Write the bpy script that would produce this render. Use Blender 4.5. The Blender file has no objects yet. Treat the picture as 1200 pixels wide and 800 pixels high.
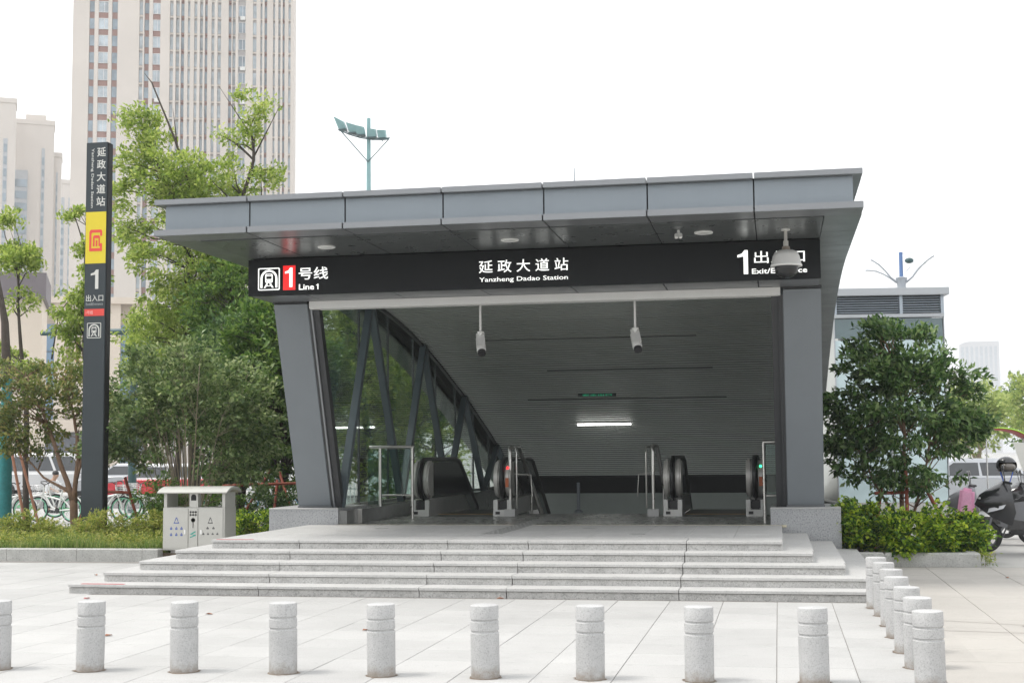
import bpy, bmesh, math, random
import numpy as np
from mathutils import Vector, Matrix
R = math.radians
sc = bpy.context.scene
COL = sc.collection

# ---------------------------------------------------------------- camera
cam_d = bpy.data.cameras.new("camera"); cam = bpy.data.objects.new("camera", cam_d); COL.objects.link(cam)
cam_d.sensor_width = 36.0; cam_d.lens = 48.72; cam_d.clip_end = 6000.0; cam_d.clip_start = 0.1
_yaw, _pit, _rol = R(10.8), math.atan(133.7/1624.0), 0.0086
_fw = Vector((-math.sin(_yaw)*math.cos(_pit), math.cos(_yaw)*math.cos(_pit), math.sin(_pit)))
_rt0 = Vector((math.cos(_yaw), math.sin(_yaw), 0)); _up0 = _rt0.cross(_fw)
_rt = _rt0*math.cos(_rol) - _up0*math.sin(_rol); _up = _rt.cross(_fw)
_m = Matrix((( _rt.x, _up.x, -_fw.x, 0), (_rt.y, _up.y, -_fw.y, 0), (_rt.z, _up.z, -_fw.z, 1.65), (0, 0, 0, 1)))
cam.matrix_world = _m
sc.camera = cam

# ---------------------------------------------------------------- overcast sky
SUN_EL, SUN_AZ = R(62), R(-105)          # azimuth measured from +Y towards +X
w = bpy.data.worlds.new("World"); sc.world = w; w.use_nodes = True
nt = w.node_tree; nt.nodes.clear()
out = nt.nodes.new("ShaderNodeOutputWorld"); bg = nt.nodes.new("ShaderNodeBackground")
sky = nt.nodes.new("ShaderNodeTexSky"); sky.sky_type = 'NISHITA'; sky.sun_disc = False
sky.sun_elevation = SUN_EL; sky.sun_rotation = SUN_AZ; sky.dust_density = 4.0; sky.air_density = 1.0
mx = nt.nodes.new("ShaderNodeMix"); mx.data_type = 'RGBA'; mx.inputs[0].default_value = 0.9
mx.inputs[7].default_value = (10.2, 10.3, 10.4, 1)       # even cloud sheet over the blue
nt.links.new(sky.outputs[0], mx.inputs[6]); nt.links.new(mx.outputs[2], bg.inputs[0]); nt.links.new(bg.outputs[0], out.inputs[0])
bg.inputs[1].default_value = 0.085
sd = bpy.data.lights.new("sun", 'SUN'); sd.energy = 1.3; sd.angle = R(16); sd.color = (1.0, 0.965, 0.91)
sun = bpy.data.objects.new("sun", sd); COL.objects.link(sun)
_sv = Vector((math.sin(SUN_AZ)*math.cos(SUN_EL), math.cos(SUN_AZ)*math.cos(SUN_EL), math.sin(SUN_EL)))
sun.rotation_euler = _sv.to_track_quat('Z', 'Y').to_euler(); sun.location = (-20, 10, 60)
vs = sc.view_settings; vs.view_transform = 'Standard'; vs.look = 'None'; vs.exposure = 1.08; vs.gamma = 1.0; vs.use_curve_mapping = False
sc.render.engine = 'CYCLES'
cy = sc.cycles; cy.max_bounces = 8; cy.diffuse_bounces = 4; cy.glossy_bounces = 4; cy.transmission_bounces = 4; cy.transparent_max_bounces = 16
cy.volume_bounces = 0; cy.use_denoising = True; cy.caustics_reflective = False; cy.caustics_refractive = False
try: cy.denoiser = 'OPENIMAGEDENOISE'
except Exception: pass

# ---------------------------------------------------------------- helpers
class MB:
    """collects shapes; obj() links them as one mesh object"""
    def __init__(s): s.v = []; s.f = []
    def add(s, vs, fs):
        o = len(s.v); s.v += [tuple(p) for p in vs]; s.f += [tuple(i+o for i in f) for f in fs]; return s
    def box(s, x0, x1, y0, y1, z0, z1):
        return s.add([(x0,y0,z0),(x1,y0,z0),(x1,y1,z0),(x0,y1,z0),(x0,y0,z1),(x1,y0,z1),(x1,y1,z1),(x0,y1,z1)],
            [(3,2,1,0),(4,5,6,7),(0,1,5,4),(1,2,6,5),(2,3,7,6),(3,0,4,7)])
    def cbox(s, x0, x1, y0, y1, z0, z1, c):
        """box with its upper and vertical edges chamfered by c"""
        v = []
        for z, k in ((z0, 0), (z1-c, 0), (z1, c)):
            v += [(x0+k,y0+k,z),(x1-k,y0+k,z),(x1-k,y1-k,z),(x0+k,y1-k,z)]
        f = [(3,2,1,0),(8,9,10,11)]
        for a in (0, 4):
            for i in range(4):
                j = (i+1) % 4; f.append((a+i, a+j, a+4+j, a+4+i))
        return s.add(v, f)
    def obar(s, p0, p1, wx, wz, side=None):
        """square bar from p0 to p1; wx wide along side, wz along the third axis"""
        p0 = Vector(p0); p1 = Vector(p1); d = (p1-p0).normalized()
        a = Vector(side) if side else Vector((0,0,1)) if abs(d.z) < .9 else Vector((1,0,0))
        b = d.cross(a).normalized(); a = b.cross(d).normalized()
        vv = []
        for p in (p0, p1):
            for i, j in ((-1,-1),(1,-1),(1,1),(-1,1)): vv.append(p + a*(i*wx/2) + b*(j*wz/2))
        return s.add(vv, [(0,1,2,3),(7,6,5,4),(0,4,5,1),(1,5,6,2),(2,6,7,3),(3,7,4,0)])
    def prismx(s, prof, x0, x1):
        """closed YZ outline carried along X"""
        n = len(prof); v = [(x0,y,z) for y,z in prof] + [(x1,y,z) for y,z in prof]
        f = [tuple(range(n)), tuple(range(2*n-1, n-1, -1))]
        for i in range(n):
            j = (i+1) % n; f.append((i, n+i, n+j, j))
        return s.add(v, f)
    def prismy(s, prof, y0, y1):
        """closed XZ outline carried along Y"""
        n = len(prof); v = [(x,y0,z) for x,z in prof] + [(x,y1,z) for x,z in prof]
        f = [tuple(range(n)), tuple(range(2*n-1, n-1, -1))]
        for i in range(n):
            j = (i+1) % n; f.append((i, n+i, n+j, j))
        return s.add(v, f)
    def tube(s, pts, rad, n=8, closed=False, caps=True):
        pts = [Vector(p) for p in pts]; m = len(pts)
        rr = rad if isinstance(rad, (list, tuple)) else [rad]*m
        ref = Vector((0.31, 0.17, 0.93)); vv = []
        for i, p in enumerate(pts):
            a = pts[(i-1) % m] if (closed or i) else p; b = pts[(i+1) % m] if (closed or i < m-1) else p
            d = (b-a).normalized()
            u = d.cross(ref)
            if u.length < .05: u = d.cross(Vector((1,0,0)))
            u.normalize(); q = d.cross(u).normalized()
            ref = q.cross(d) if False else ref
            for k in range(n):
                t = 2*math.pi*k/n; vv.append(p + (u*math.cos(t) + q*math.sin(t))*rr[i])
        f = []
        for i in range(m if closed else m-1):
            j = (i+1) % m
            for k in range(n):
                l = (k+1) % n; f.append((i*n+k, i*n+l, j*n+l, j*n+k))
        if caps and not closed: f += [tuple(range(n-1,-1,-1)), tuple((m-1)*n+k for k in range(n))]
        return s.add(vv, f)
    def lathe(s, prof, c=(0,0,0), n=24, ax='z', caps=True):
        m = len(prof); vv = []
        for r, z in prof:
            for k in range(n):
                t = 2*math.pi*k/n; x, y = r*math.cos(t), r*math.sin(t)
                p = (x,y,z) if ax == 'z' else (x,-z,y) if ax == 'y' else (z,x,y)
                vv.append((p[0]+c[0], p[1]+c[1], p[2]+c[2]))
        f = []
        for i in range(m-1):
            for k in range(n):
                l = (k+1) % n; f.append((i*n+k, i*n+l, (i+1)*n+l, (i+1)*n+k))
        if caps and prof[0][0] > 1e-6: f.append(tuple(range(n-1,-1,-1)))
        if caps and prof[-1][0] > 1e-6: f.append(tuple((m-1)*n+k for k in range(n)))
        return s.add(vv, f)
    def ball(s, c, r, n=12, m=8, sq=(1,1,1)):
        vv = []; f = []
        for i in range(m+1):
            a = math.pi*i/m
            for k in range(n):
                t = 2*math.pi*k/n
                vv.append((c[0]+r*sq[0]*math.sin(a)*math.cos(t), c[1]+r*sq[1]*math.sin(a)*math.sin(t), c[2]+r*sq[2]*math.cos(a)))
        for i in range(m):
            for k in range(n):
                l = (k+1) % n; f.append((i*n+k, (i+1)*n+k, (i+1)*n+l, i*n+l))
        return s.add(vv, f)
    def quad(s, a, b, c, d): return s.add([a,b,c,d], [(0,1,2,3)])

WLOC = {}
def mesh_of(mb, name, m, smooth=None, bevel=0, shift=(0,0,0)):
    me = bpy.data.meshes.new(name)
    sx, sy, sz = shift
    me.from_pydata([(a-sx, b-sy, c-sz) for a, b, c in mb.v], [], mb.f)
    if smooth != 'raw':
        bm = bmesh.new(); bm.from_mesh(me)
        bmesh.ops.remove_doubles(bm, verts=bm.verts, dist=1e-6)
        bmesh.ops.recalc_face_normals(bm, faces=bm.faces)
        if bevel:
            es = [e for e in bm.edges if len(e.link_faces) == 2 and e.calc_face_angle(0) > R(30)]
            bmesh.ops.bevel(bm, geom=es, offset=bevel, segments=2, affect='EDGES', clamp_overlap=True)
        bm.to_mesh(me); bm.free()
    if smooth not in (None, 'raw'):
        for p in me.polygons: p.use_smooth = True
        me.set_sharp_from_angle(angle=R(smooth))
    if m: me.materials.append(m)
    return me
def tag(o, label=None, cat=None, group=None, kind=None):
    if label: o["label"] = label
    if cat: o["category"] = cat
    if group: o["group"] = group
    if kind: o["kind"] = kind
    return o
def obj(name, mb, m, parent=None, smooth=None, bevel=0, local=False, kind=None, label=None):
    """one mesh object; world coordinates unless local. A child is stored relative to its (unrotated) parent."""
    if parent is not None:
        sh = (0,0,0) if local else WLOC.get(parent.name, (0,0,0))
        o = bpy.data.objects.new(name, mesh_of(mb, name, m, smooth, bevel, sh)); COL.objects.link(o); o.parent = parent
        WLOC[o.name] = sh
    else:
        xs = [p[0] for p in mb.v]; ys = [p[1] for p in mb.v]; zs = [p[2] for p in mb.v]
        c = ((min(xs)+max(xs))/2, (min(ys)+max(ys))/2, min(zs))
        o = bpy.data.objects.new(name, mesh_of(mb, name, m, smooth, bevel, c)); COL.objects.link(o); o.location = c; WLOC[o.name] = c
    if kind: o["kind"] = kind
    if label: o["label"] = label
    return o
def thing(name, label, cat, loc=(0,0,0), rz=0, group=None):
    o = bpy.data.objects.new(name, None); COL.objects.link(o); o.empty_display_size = .2
    o.location = loc; o.rotation_euler = (0,0,rz); WLOC[o.name] = tuple(loc)
    return tag(o, label, cat, group)
def dup(root, loc, rz=0, label=None, rot=None):
    def rec(o, par):
        c = o.copy(); COL.objects.link(c); c.parent = par
        for ch in o.children: rec(ch, c)
        return c
    r = rec(root, None); r.location = loc; r.rotation_euler = rot or (0,0,rz)
    if label: r["label"] = label
    return r

# ---------------------------------------------------------------- materials
MATS = {}
def mat(name, col, rough=.5, metal=0., var=0., scale=4., bump=0., bscale=60., emit=0., spec=.5, speck=0., speck_scale=220., speck_col=None, tile=None, streak=0., dirt=None, coat=0., stain=0.):
    if name in MATS: return MATS[name]
    m = bpy.data.materials.new(name); m.use_nodes = True; t = m.node_tree; N = t.nodes; L = t.links
    b = N["Principled BSDF"]; MATS[name] = m
    b.inputs["Roughness"].default_value = rough; b.inputs["Metallic"].default_value = metal
    b.inputs["Specular IOR Level"].default_value = spec; b.inputs["Coat Weight"].default_value = coat
    g = N.new("ShaderNodeNewGeometry"); pos = g.outputs["Position"]
    rgb = N.new("ShaderNodeRGB"); rgb.outputs[0].default_value = (*col, 1); cur = rgb.outputs[0]
    def mixc(fac, other, blend='MIX'):
        nonlocal cur
        mm = N.new("ShaderNodeMix"); mm.data_type = 'RGBA'; mm.blend_type = blend
        if hasattr(fac, 'is_output'): L.new(fac, mm.inputs[0])
        else: mm.inputs[0].default_value = fac
        L.new(cur, mm.inputs[6])
        if hasattr(other, 'is_output'): L.new(other, mm.inputs[7])
        else: mm.inputs[7].default_value = (*other, 1)
        cur = mm.outputs[2]
    def noise(sc_, det=4, rg=.6, vec=None):
        n = N.new("ShaderNodeTexNoise"); n.inputs["Scale"].default_value = sc_; n.inputs["Detail"].default_value = det; n.inputs["Roughness"].default_value = rg
        L.new(vec or pos, n.inputs["Vector"]); return n.outputs["Fac"]
    def rng(x, a, b_, c=0., d=1.):
        r = N.new("ShaderNodeMapRange"); L.new(x, r.inputs[0])
        for i, q in enumerate((a, b_, c, d)): r.inputs[1+i].default_value = q
        return r.outputs[0]
    if tile:
        sx, sy = tile[0], tile[1]
        vm = N.new("ShaderNodeVectorMath"); vm.operation = 'DIVIDE'; L.new(pos, vm.inputs[0]); vm.inputs[1].default_value = (sx, sy, 1000.)
        va = N.new("ShaderNodeVectorMath"); va.operation = 'ADD'; L.new(vm.outputs[0], va.inputs[0]); va.inputs[1].default_value = (tile[2], tile[3], .5)
        vf = N.new("ShaderNodeVectorMath"); vf.operation = 'FLOOR'; L.new(va.outputs[0], vf.inputs[0])
        wn = N.new("ShaderNodeTexWhiteNoise"); wn.noise_dimensions = '3D'; L.new(vf.outputs[0], wn.inputs["Vector"])
        k = tile[4]; hs = N.new("ShaderNodeHueSaturation"); L.new(cur, hs.inputs["Color"])
        L.new(rng(wn.outputs["Value"], 0, 1, 1-k, 1+k), hs.inputs["Value"]); cur = hs.outputs[0]
    if var:
        hs = N.new("ShaderNodeHueSaturation"); L.new(cur, hs.inputs["Color"])
        L.new(rng(noise(scale), .28, .72, 1-var, 1+var), hs.inputs["Value"]); cur = hs.outputs[0]
    if speck:
        mixc(rng(noise(speck_scale, 2, .7), .53, .62, 0, speck), speck_col or tuple(c*.35 for c in col))
        mixc(rng(noise(speck_scale*1.7, 1, .5), .60, .68, 0, speck*.8), tuple(min(1, c*1.5+.05) for c in col))
    if stain:
        mixc(rng(noise(1.7, 7, .72), .55, .75, 0, stain), tuple(c*.62 for c in col))
        mixc(rng(noise(9., 3, .5), .66, .70, 0, stain*.8), tuple(c*.55 for c in col))
    if streak:
        vm = N.new("ShaderNodeVectorMath"); vm.operation = 'MULTIPLY'; L.new(pos, vm.inputs[0]); vm.inputs[1].default_value = (9., 9., .35)
        mixc(rng(noise(1., 5, .65, vm.outputs[0]), .5, .8, 0, streak), tuple(c*.5 for c in col))
    if dirt:      # (height, colour, strength): splash marks rising from the ground
        sp = N.new("ShaderNodeSeparateXYZ"); L.new(pos, sp.inputs[0])
        nz = rng(noise(14., 4, .7), .3, .7, -.5*dirt[0], .5*dirt[0]); ad = N.new("ShaderNodeMath"); ad.operation = 'ADD'; L.new(sp.outputs[2], ad.inputs[0]); L.new(nz, ad.inputs[1])
        mixc(rng(ad.outputs[0], 0, dirt[0], dirt[2], 0), dirt[1])
    L.new(cur, b.inputs["Base Color"])
    if var or streak:
        L.new(rng(noise(scale*2.3), .3, .7, max(.02, rough*.85), min(1, rough*1.15)), b.inputs["Roughness"])
    if bump:
        bp = N.new("ShaderNodeBump"); bp.inputs["Strength"].default_value = bump; bp.inputs["Distance"].default_value = .01
        L.new(noise(bscale, 3), bp.inputs["Height"]); L.new(bp.outputs[0], b.inputs["Normal"])
    if emit:
        L.new(cur, b.inputs["Emission Color"]); b.inputs["Emission Strength"].default_value = emit
    return m
def glass_mat(name, tint, refl=.5, rough=.0):
    if name in MATS: return MATS[name]
    m = bpy.data.materials.new(name); m.use_nodes = True; t = m.node_tree; N = t.nodes; L = t.links; N.clear()
    o = N.new("ShaderNodeOutputMaterial"); tr = N.new("ShaderNodeBsdfTransparent"); tr.inputs[0].default_value = (*tint, 1)
    gl = N.new("ShaderNodeBsdfGlossy"); gl.inputs["Roughness"].default_value = rough; gl.inputs["Color"].default_value = (.9, .95, .93, 1)
    fr = N.new("ShaderNodeFresnel"); fr.inputs[0].default_value = 1.5
    mu = N.new("ShaderNodeMath"); mu.operation = 'MULTIPLY'; mu.inputs[1].default_value = refl; L.new(fr.outputs[0], mu.inputs[0])
    mi = N.new("ShaderNodeMixShader"); L.new(mu.outputs[0], mi.inputs[0]); L.new(tr.outputs[0], mi.inputs[1]); L.new(gl.outputs[0], mi.inputs[2])
    L.new(mi.outputs[0], o.inputs[0]); MATS[name] = m; return m
def leaf_mat(name, cols, trans=.35, rough=.45, patch=.25, pscale=1.1):
    if name in MATS: return MATS[name]
    m = bpy.data.materials.new(name); m.use_nodes = True; t = m.node_tree; N = t.nodes; L = t.links
    b = N["Principled BSDF"]; o = N["Material Output"]; b.inputs["Roughness"].default_value = rough; b.inputs["Specular IOR Level"].default_value = .35
    g = N.new("ShaderNodeNewGeometry"); cr = N.new("ShaderNodeValToRGB"); e = cr.color_ramp.elements
    n = N.new("ShaderNodeTexNoise"); n.inputs["Scale"].default_value = pscale; n.inputs["Detail"].default_value = 3; L.new(g.outputs["Position"], n.inputs["Vector"])
    a = N.new("ShaderNodeMath"); a.operation = 'MULTIPLY_ADD'; L.new(n.outputs["Fac"], a.inputs[0]); a.inputs[1].default_value = patch*2; a.inputs[2].default_value = -patch
    ad = N.new("ShaderNodeMath"); ad.operation = 'ADD'; L.new(a.outputs[0], ad.inputs[0]); L.new(g.outputs["Random Per Island"], ad.inputs[1]); ad.use_clamp = True
    e[0].color = (*cols[0], 1); e[1].color = (*cols[-1], 1)
    for i, c in enumerate(cols[1:-1]):
        q = e.new((i+1)/(len(cols)-1)); q.color = (*c, 1)
    L.new(ad.outputs[0], cr.inputs[0]); L.new(cr.outputs[0], b.inputs["Base Color"])
    tl = N.new("ShaderNodeBsdfTranslucent"); hs = N.new("ShaderNodeHueSaturation"); hs.inputs["Hue"].default_value = .485; hs.inputs["Value"].default_value = 1.5
    L.new(cr.outputs[0], hs.inputs["Color"]); L.new(hs.outputs[0], tl.inputs[0])
    mi = N.new("ShaderNodeMixShader"); mi.inputs[0].default_value = trans; L.new(b.outputs[0], mi.inputs[1]); L.new(tl.outputs[0], mi.inputs[2]); L.new(mi.outputs[0], o.inputs[0])
    MATS[name] = m; return m

M_paver = mat("paver_granite", (.415,.412,.402), .75, var=.07, scale=.9, stain=.3, speck=.25, speck_scale=90, tile=(.594,.6,.0842,-.5,.06), bump=.15, bscale=90)
M_grout = mat("grout", (.21,.20,.185), .95, var=.12, scale=3)
M_step = mat("step_granite", (.47,.467,.455), .7, var=.08, scale=1.3, stain=.25, speck=.25, speck_scale=60, bump=.12, bscale=90, streak=.15)
M_riser = mat("riser_granite", (.48,.475,.46), .75, var=.2, scale=5, speck=.5, speck_scale=45, bump=.15, bscale=90, streak=.3)
M_base = mat("plinth_granite", (.33,.338,.345), .6, var=.06, scale=2, speck=.7, speck_scale=45, speck_col=(.13,.135,.14), bump=.1)
M_bollard = mat("bollard_granite", (.44,.44,.437), .78, var=.10, scale=5, speck=.38, speck_scale=95, bump=.25, bscale=140, dirt=(.09,(.24,.20,.16),.75))
M_darkstone = mat("polished_stone", (.16,.165,.16), .18, var=.15, scale=5, speck=.4, speck_scale=140)
M_floor = mat("lobby_stone", (.25,.25,.235), .28, var=.1, scale=2, speck=.35, speck_scale=120)
M_curb = mat("curb_concrete", (.41,.41,.39), .85, var=.16, scale=4, speck=.4, speck_scale=40, bump=.2, bscale=60, streak=.15)
M_panel = mat("aluminium_panel", (.24,.25,.262), .36, metal=.5, var=.02, scale=1.2, streak=.03)
M_panelb = mat("fascia_panel_blue_grey", (.225,.255,.28), .33, metal=.45, var=.02, scale=.6, streak=.09)
M_column = mat("column_cladding", (.185,.205,.222), .42, metal=.1, var=.03, scale=1.4, streak=.08)
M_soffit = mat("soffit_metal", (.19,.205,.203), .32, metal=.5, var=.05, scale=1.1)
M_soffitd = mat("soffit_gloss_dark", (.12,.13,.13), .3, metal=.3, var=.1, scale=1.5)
M_gap = mat("dark_gap", (.012,.012,.013), .8)
M_black = mat("black_sign_face", (.010,.0115,.0125), .35, var=.1, scale=3, spec=.2)
M_white = mat("white_paint", (.78,.78,.76), .4, var=.03)
M_letters = mat("lit_white_letters", (.86,.87,.84), .4, emit=.55)
M_redlit = mat("lit_red_panel", (.75,.02,.02), .35, emit=.42)
M_slat = mat("ceiling_slat", (.50,.53,.50), .45, metal=.2, var=.04)
M_steel = mat("brushed_steel", (.55,.54,.51), .3, metal=.9, var=.03, scale=3)
M_truss = mat("truss_steel_paint", (.105,.135,.15), .45, var=.05)
M_frame = mat("dark_frame", (.045,.047,.05), .4, metal=.3)
M_rubber = mat("black_rubber", (.02,.02,.021), .5)
M_glass = glass_mat("wall_glass", (.93,.97,.955), .55)
M_glass2 = glass_mat("rail_glass", (.72,.82,.79), .8)
# ================================================================ ground and plaza
SHAFT = (-7.3, 0.75, 25.15, 44.0)
def ground():
    mb = MB(); x0, x1, y0, y1 = SHAFT; B = 2600.; z = -.02
    xs = [-B, -300, -60, x0, x1, 60, 300, B]; ys = [-B, -60, y0, y1, 120, 400, B]
    for i in range(len(xs)-1):
        for j in range(len(ys)-1):
            if xs[i] == x0 and ys[j] == y0: continue
            mb.quad((xs[i],ys[j],z),(xs[i+1],ys[j],z),(xs[i+1],ys[j+1],z),(xs[i],ys[j+1],z))
    o = obj("ground", mb, mat("ground_concrete", (.38,.375,.36), .9, var=.14, scale=.35, bump=.2, bscale=20)); o["kind"] = "structure"
ground()
random.seed(5)
plaza = thing("plaza_paving", None, None, (-4, 14, 0)); plaza["kind"] = "structure"
g = MB().box(-17, 12, 4, 21.06, -.016, -.006); obj("joint_bed", g, M_grout, plaza)
pav = MB(); G = .0028
pav.cbox(-.297+G, .297-G, -.3+G, .3-G, -.03, 0, .003)
pme = mesh_of(pav, "paver", M_paver)
cells = []
ux0 = -.05 - .594*28
for i in range(0, 36):
    for j in range(0, 29):
        cx = ux0 + (i+.5)*.594; cy = 3.9 + (j+.5)*.6
        if cx > 1.15: continue
        if cy > 16.1 and -8.4 < cx < 1.2: continue
        if cy > 20.9: continue
        # inside the picture?
        d = Vector((cx, cy, -1.65)); z = d.dot(_fw)
        if z < 1: continue
        px = 600 + 1624*d.dot(_rt)/z; py = 400 - 1624*d.dot(_up)/z
        vis = -60 < px < 1260 and py < 830
        cells.append((0 if vis else 1, z, cx, cy))
cells.sort(); rest = MB()
for k, (hid, z, cx, cy) in enumerate(cells):
    dz = random.uniform(-.0012, .0012)
    if k < 300 and not hid:
        o = bpy.data.objects.new("paver", pme); COL.objects.link(o); o.parent = plaza; o.location = (cx+4, cy-14, dz); o.rotation_euler = (random.uniform(-.0008,.0008), random.uniform(-.0008,.0008), 0)
    else:
        rest.cbox(cx-.297+G, cx+.297-G, cy-.3+G, cy+.3-G, -.03, dz, .003)
obj("paver_field", rest, M_paver, plaza, kind="stuff")
# warmer longer slabs on the walkway beyond the bollard row
M_walk = mat("walkway_granite", (.385,.365,.335), .78, stain=.3, var=.06, scale=.9, speck=.2, speck_scale=90, tile=(.89,.72,.29,.6,.05), bump=.15, bscale=90)
wme = mesh_of(MB().cbox(-.445+G, .445-G, -.36+G, .36-G, -.03, 0, .003), "walkway_slab", M_walk)
for i in range(11):
    for j in range(18):
        cx = 1.15+.006 + (i+.5)*.89; cy = 8.0 + (j+.5)*.72
        if cy > 20.7: continue
        o = bpy.data.objects.new("walkway_slab", wme); COL.objects.link(o); o.parent = plaza; o.location = (cx+4, cy-14, random.uniform(-.002,.002))
for pts in ([(1.36,14.32),(1.62,14.30),(1.95,14.16),(2.3,14.02)], [(1.36,13.55),(1.75,13.5),(2.2,13.42)]):
    cr = MB()
    n = len(pts)
    for (a, b) in zip(pts[:-1], pts[1:]):
        cr.quad((a[0],a[1]-.007,.005),(b[0],b[1]-.007,.005),(b[0],b[1]+.007,.005),(a[0],a[1]+.007,.005))
    obj("crack", cr, mat("crack_dirt", (.16,.14,.12), .95), plaza)
obj("crack_chip", MB().add([(2.22,13.95,.005),(2.42,13.93,.005),(2.36,14.2,.005)], [(0,1,2)]), mat("crack_chip", (.26,.25,.24), .95), plaza)

# ================================================================ steps
T, H = .365, .115
steps = thing("entrance_steps", "five wide pale granite steps leading up to the station entrance", "steps", (-3.5, 19, 0))
XL = [-8.68, -8.40, -8.10, -7.77, -7.42]; XR = [1.46, 1.10, .745, .385, .03]
JX = [-6.2, -4.2, -3.15, -1.15]; YB = 21.38
for k in range(5):
    yf = 16.03 + T*k; zt = H*(k+1); tt = .036
    xs = [XL[k]] + JX + [XR[k]]
    # front slabs and riser stones, joint by joint
    yb = yf + T + .02 if k < 4 else 18.1
    for a, b in zip(xs[:-1], xs[1:]):
        obj("tread_slab", MB().cbox(a+.004, b-.004, yf-.02, yb, zt-tt, zt+random.uniform(-.001,.001), .005), M_step, steps)
        obj("riser_stone", MB().box(a+.005, b-.005, yf+.006+random.uniform(-.003,.003), yf+.06, zt-H-.01, zt-tt-.007), M_riser, steps)
    if k < 4:   # side slabs running back to the plinths
        for (a, b) in ((XL[k], XL[k+1]+.02), (XR[k+1]-.02, XR[k])):
            yy = [yb+.003, 18.2, 19.8, YB]
            for c, d in zip(yy[:-1], yy[1:]):
                obj("tread_slab", MB().cbox(a-(.012 if a == XL[k] else 0), b+(.012 if b == XR[k] else 0), c+.002, d-.002, zt-tt, zt, .005), M_step, steps)
    for sx, s in ((XL[k], 1), (XR[k], -1)):
        obj("side_stone", MB().box(min(sx+.004*s, sx+.06*s), max(sx+.004*s, sx+.06*s), yf+.06, YB, zt-H-.01, zt-tt), M_riser, steps)
    obj("core", MB().box(XL[k]+.06, XR[k]-.06, yf+.06, YB, zt-H-.005, zt-tt-.002), mat("joint_dirt", (.10,.09,.08), .95), steps)
tape = mat("red_tape", (.40,.008,.015), .5)
obj("red_tape", MB().box(-8.52,-7.95,16.03,16.085,H-.001,H+.003), tape, steps)
obj("red_tape", MB().box(-7.36,-6.85,17.485,17.545,5*H-.001,5*H+.003), tape, steps)
P = 5*H
plat = thing("entrance_platform", None, None, (-3.5, 21, P)); plat["kind"] = "structure"
nx = 12; sw = (0.03+7.42)/nx
for i in range(nx):
    for j in range(4):
        a = -7.42 + i*sw; c = 18.103 + j*.819
        obj("platform_slab", MB().cbox(a+.002, a+sw-.002, c+.002, c+.817, P-.03, P+random.uniform(-.001,.001), .003), M_step, plat)
obj("threshold_bar", MB().box(-6.95,.1,21.385,21.45,P-.03,P+.004), mat("threshold_brass", (.52,.48,.36), .4, metal=.7, var=.2, scale=12), plat)
for i in range(8):
    for j in range(4):
        a = -6.95 + i*.881; c = 21.453 + j*.9
        obj("lobby_slab", MB().cbox(a+.002, a+.879, c+.002, c+.898, P-.03, P, .003), M_floor, plat)
obj("platform_core", MB().box(-7.36, .0, 18.1, 25.15, 0, P-.032), M_riser, plat)
# tactile guide strip, diagonal course of raised bars, then drain covers
def tactile(x, y):
    mb = MB().cbox(x-.145, x+.145, y-.145, y+.145, P, P+.004, .002)
    for q in range(4): mb.cbox(x-.115+q*.065, x-.08+q*.065, y-.13, y+.13, P+.004, P+.009, .002)
    return mb
M_tact = mat("tactile_grey", (.30,.30,.29), .6, var=.1, scale=8)
for k in range(20):
    yy = 19.0 + k*.3
    obj("tactile_tile", tactile(-3.92, yy), M_tact, plat)
for x, y in ((-2.75,20.4),(-1.9,18.9),(-5.9,20.3),(-2.6,23.2)):
    obj("floor_cover", MB().lathe([(.11,0),(.11,.004),(.085,.005),(.08,.002),(.001,.002)], (x,y,P), 20), M_tact, plat)

# ================================================================ station entrance shell
st = thing("station_entrance", "grey metal station entrance canopy with leaning columns over escalators", "station entrance", (-3.5, 22, 0))
CXS = (-7.67, -7.12), (.12, .665)
for (a, b) in CXS:
    bl, br = (-8.1, -6.94) if a < -1 else (-.135, .9)
    cb = obj("column_base", MB().box(bl, br, 21.4, 23.0, 0, .815), M_base, st)
    obj("base_cap", MB().cbox(bl-.004, br+.004, 21.392, 23.0, .815, .84, .006), mat("plinth_cap", (.37,.37,.365), .5, var=.1, scale=4, speck=.4), cb)
    y0, y1, z0, z1 = 21.6, 20.39, .84, 4.055
    obj("column_shoe", MB().prismx([(21.585,.84),(22.2,.84),(22.2,.87),(21.574,.87)], a-.012, b+.012), M_panel, st)
    obj("column", MB().prismx([(y0-.011,.87),(y0+.56,.87),(y1+.57,z1-.03),(y1+.012,z1-.03)], a, b), M_column, st, bevel=.008)
    obj("column_head", MB().prismx([(y1-.008,z1-.022),(y1+.6,z1-.022),(y1+.6,z1+.02),(y1-.008,z1+.02)], a-.006, b+.006), M_frame, st)
# leaning frame strips beside the posts
for s, xa in ((1, -7.117), (-1, .117)):
    for wd, dy, m_, nm in ((.035,.0,M_frame,"frame_strip"), (.028,-.012,M_panel if s > 0 else M_frame,"frame_strip"), (.10,.03,M_frame,"end_mullion")):
        xb = xa + s*wd
        obj(nm, MB().prismx([(21.62+dy,.83),(21.78+dy,.83),(20.60+dy,3.95),(20.44+dy,3.95)], min(xa,xb)+.0008, max(xa,xb)-.0008), m_, st)
        xa = xb
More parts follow.
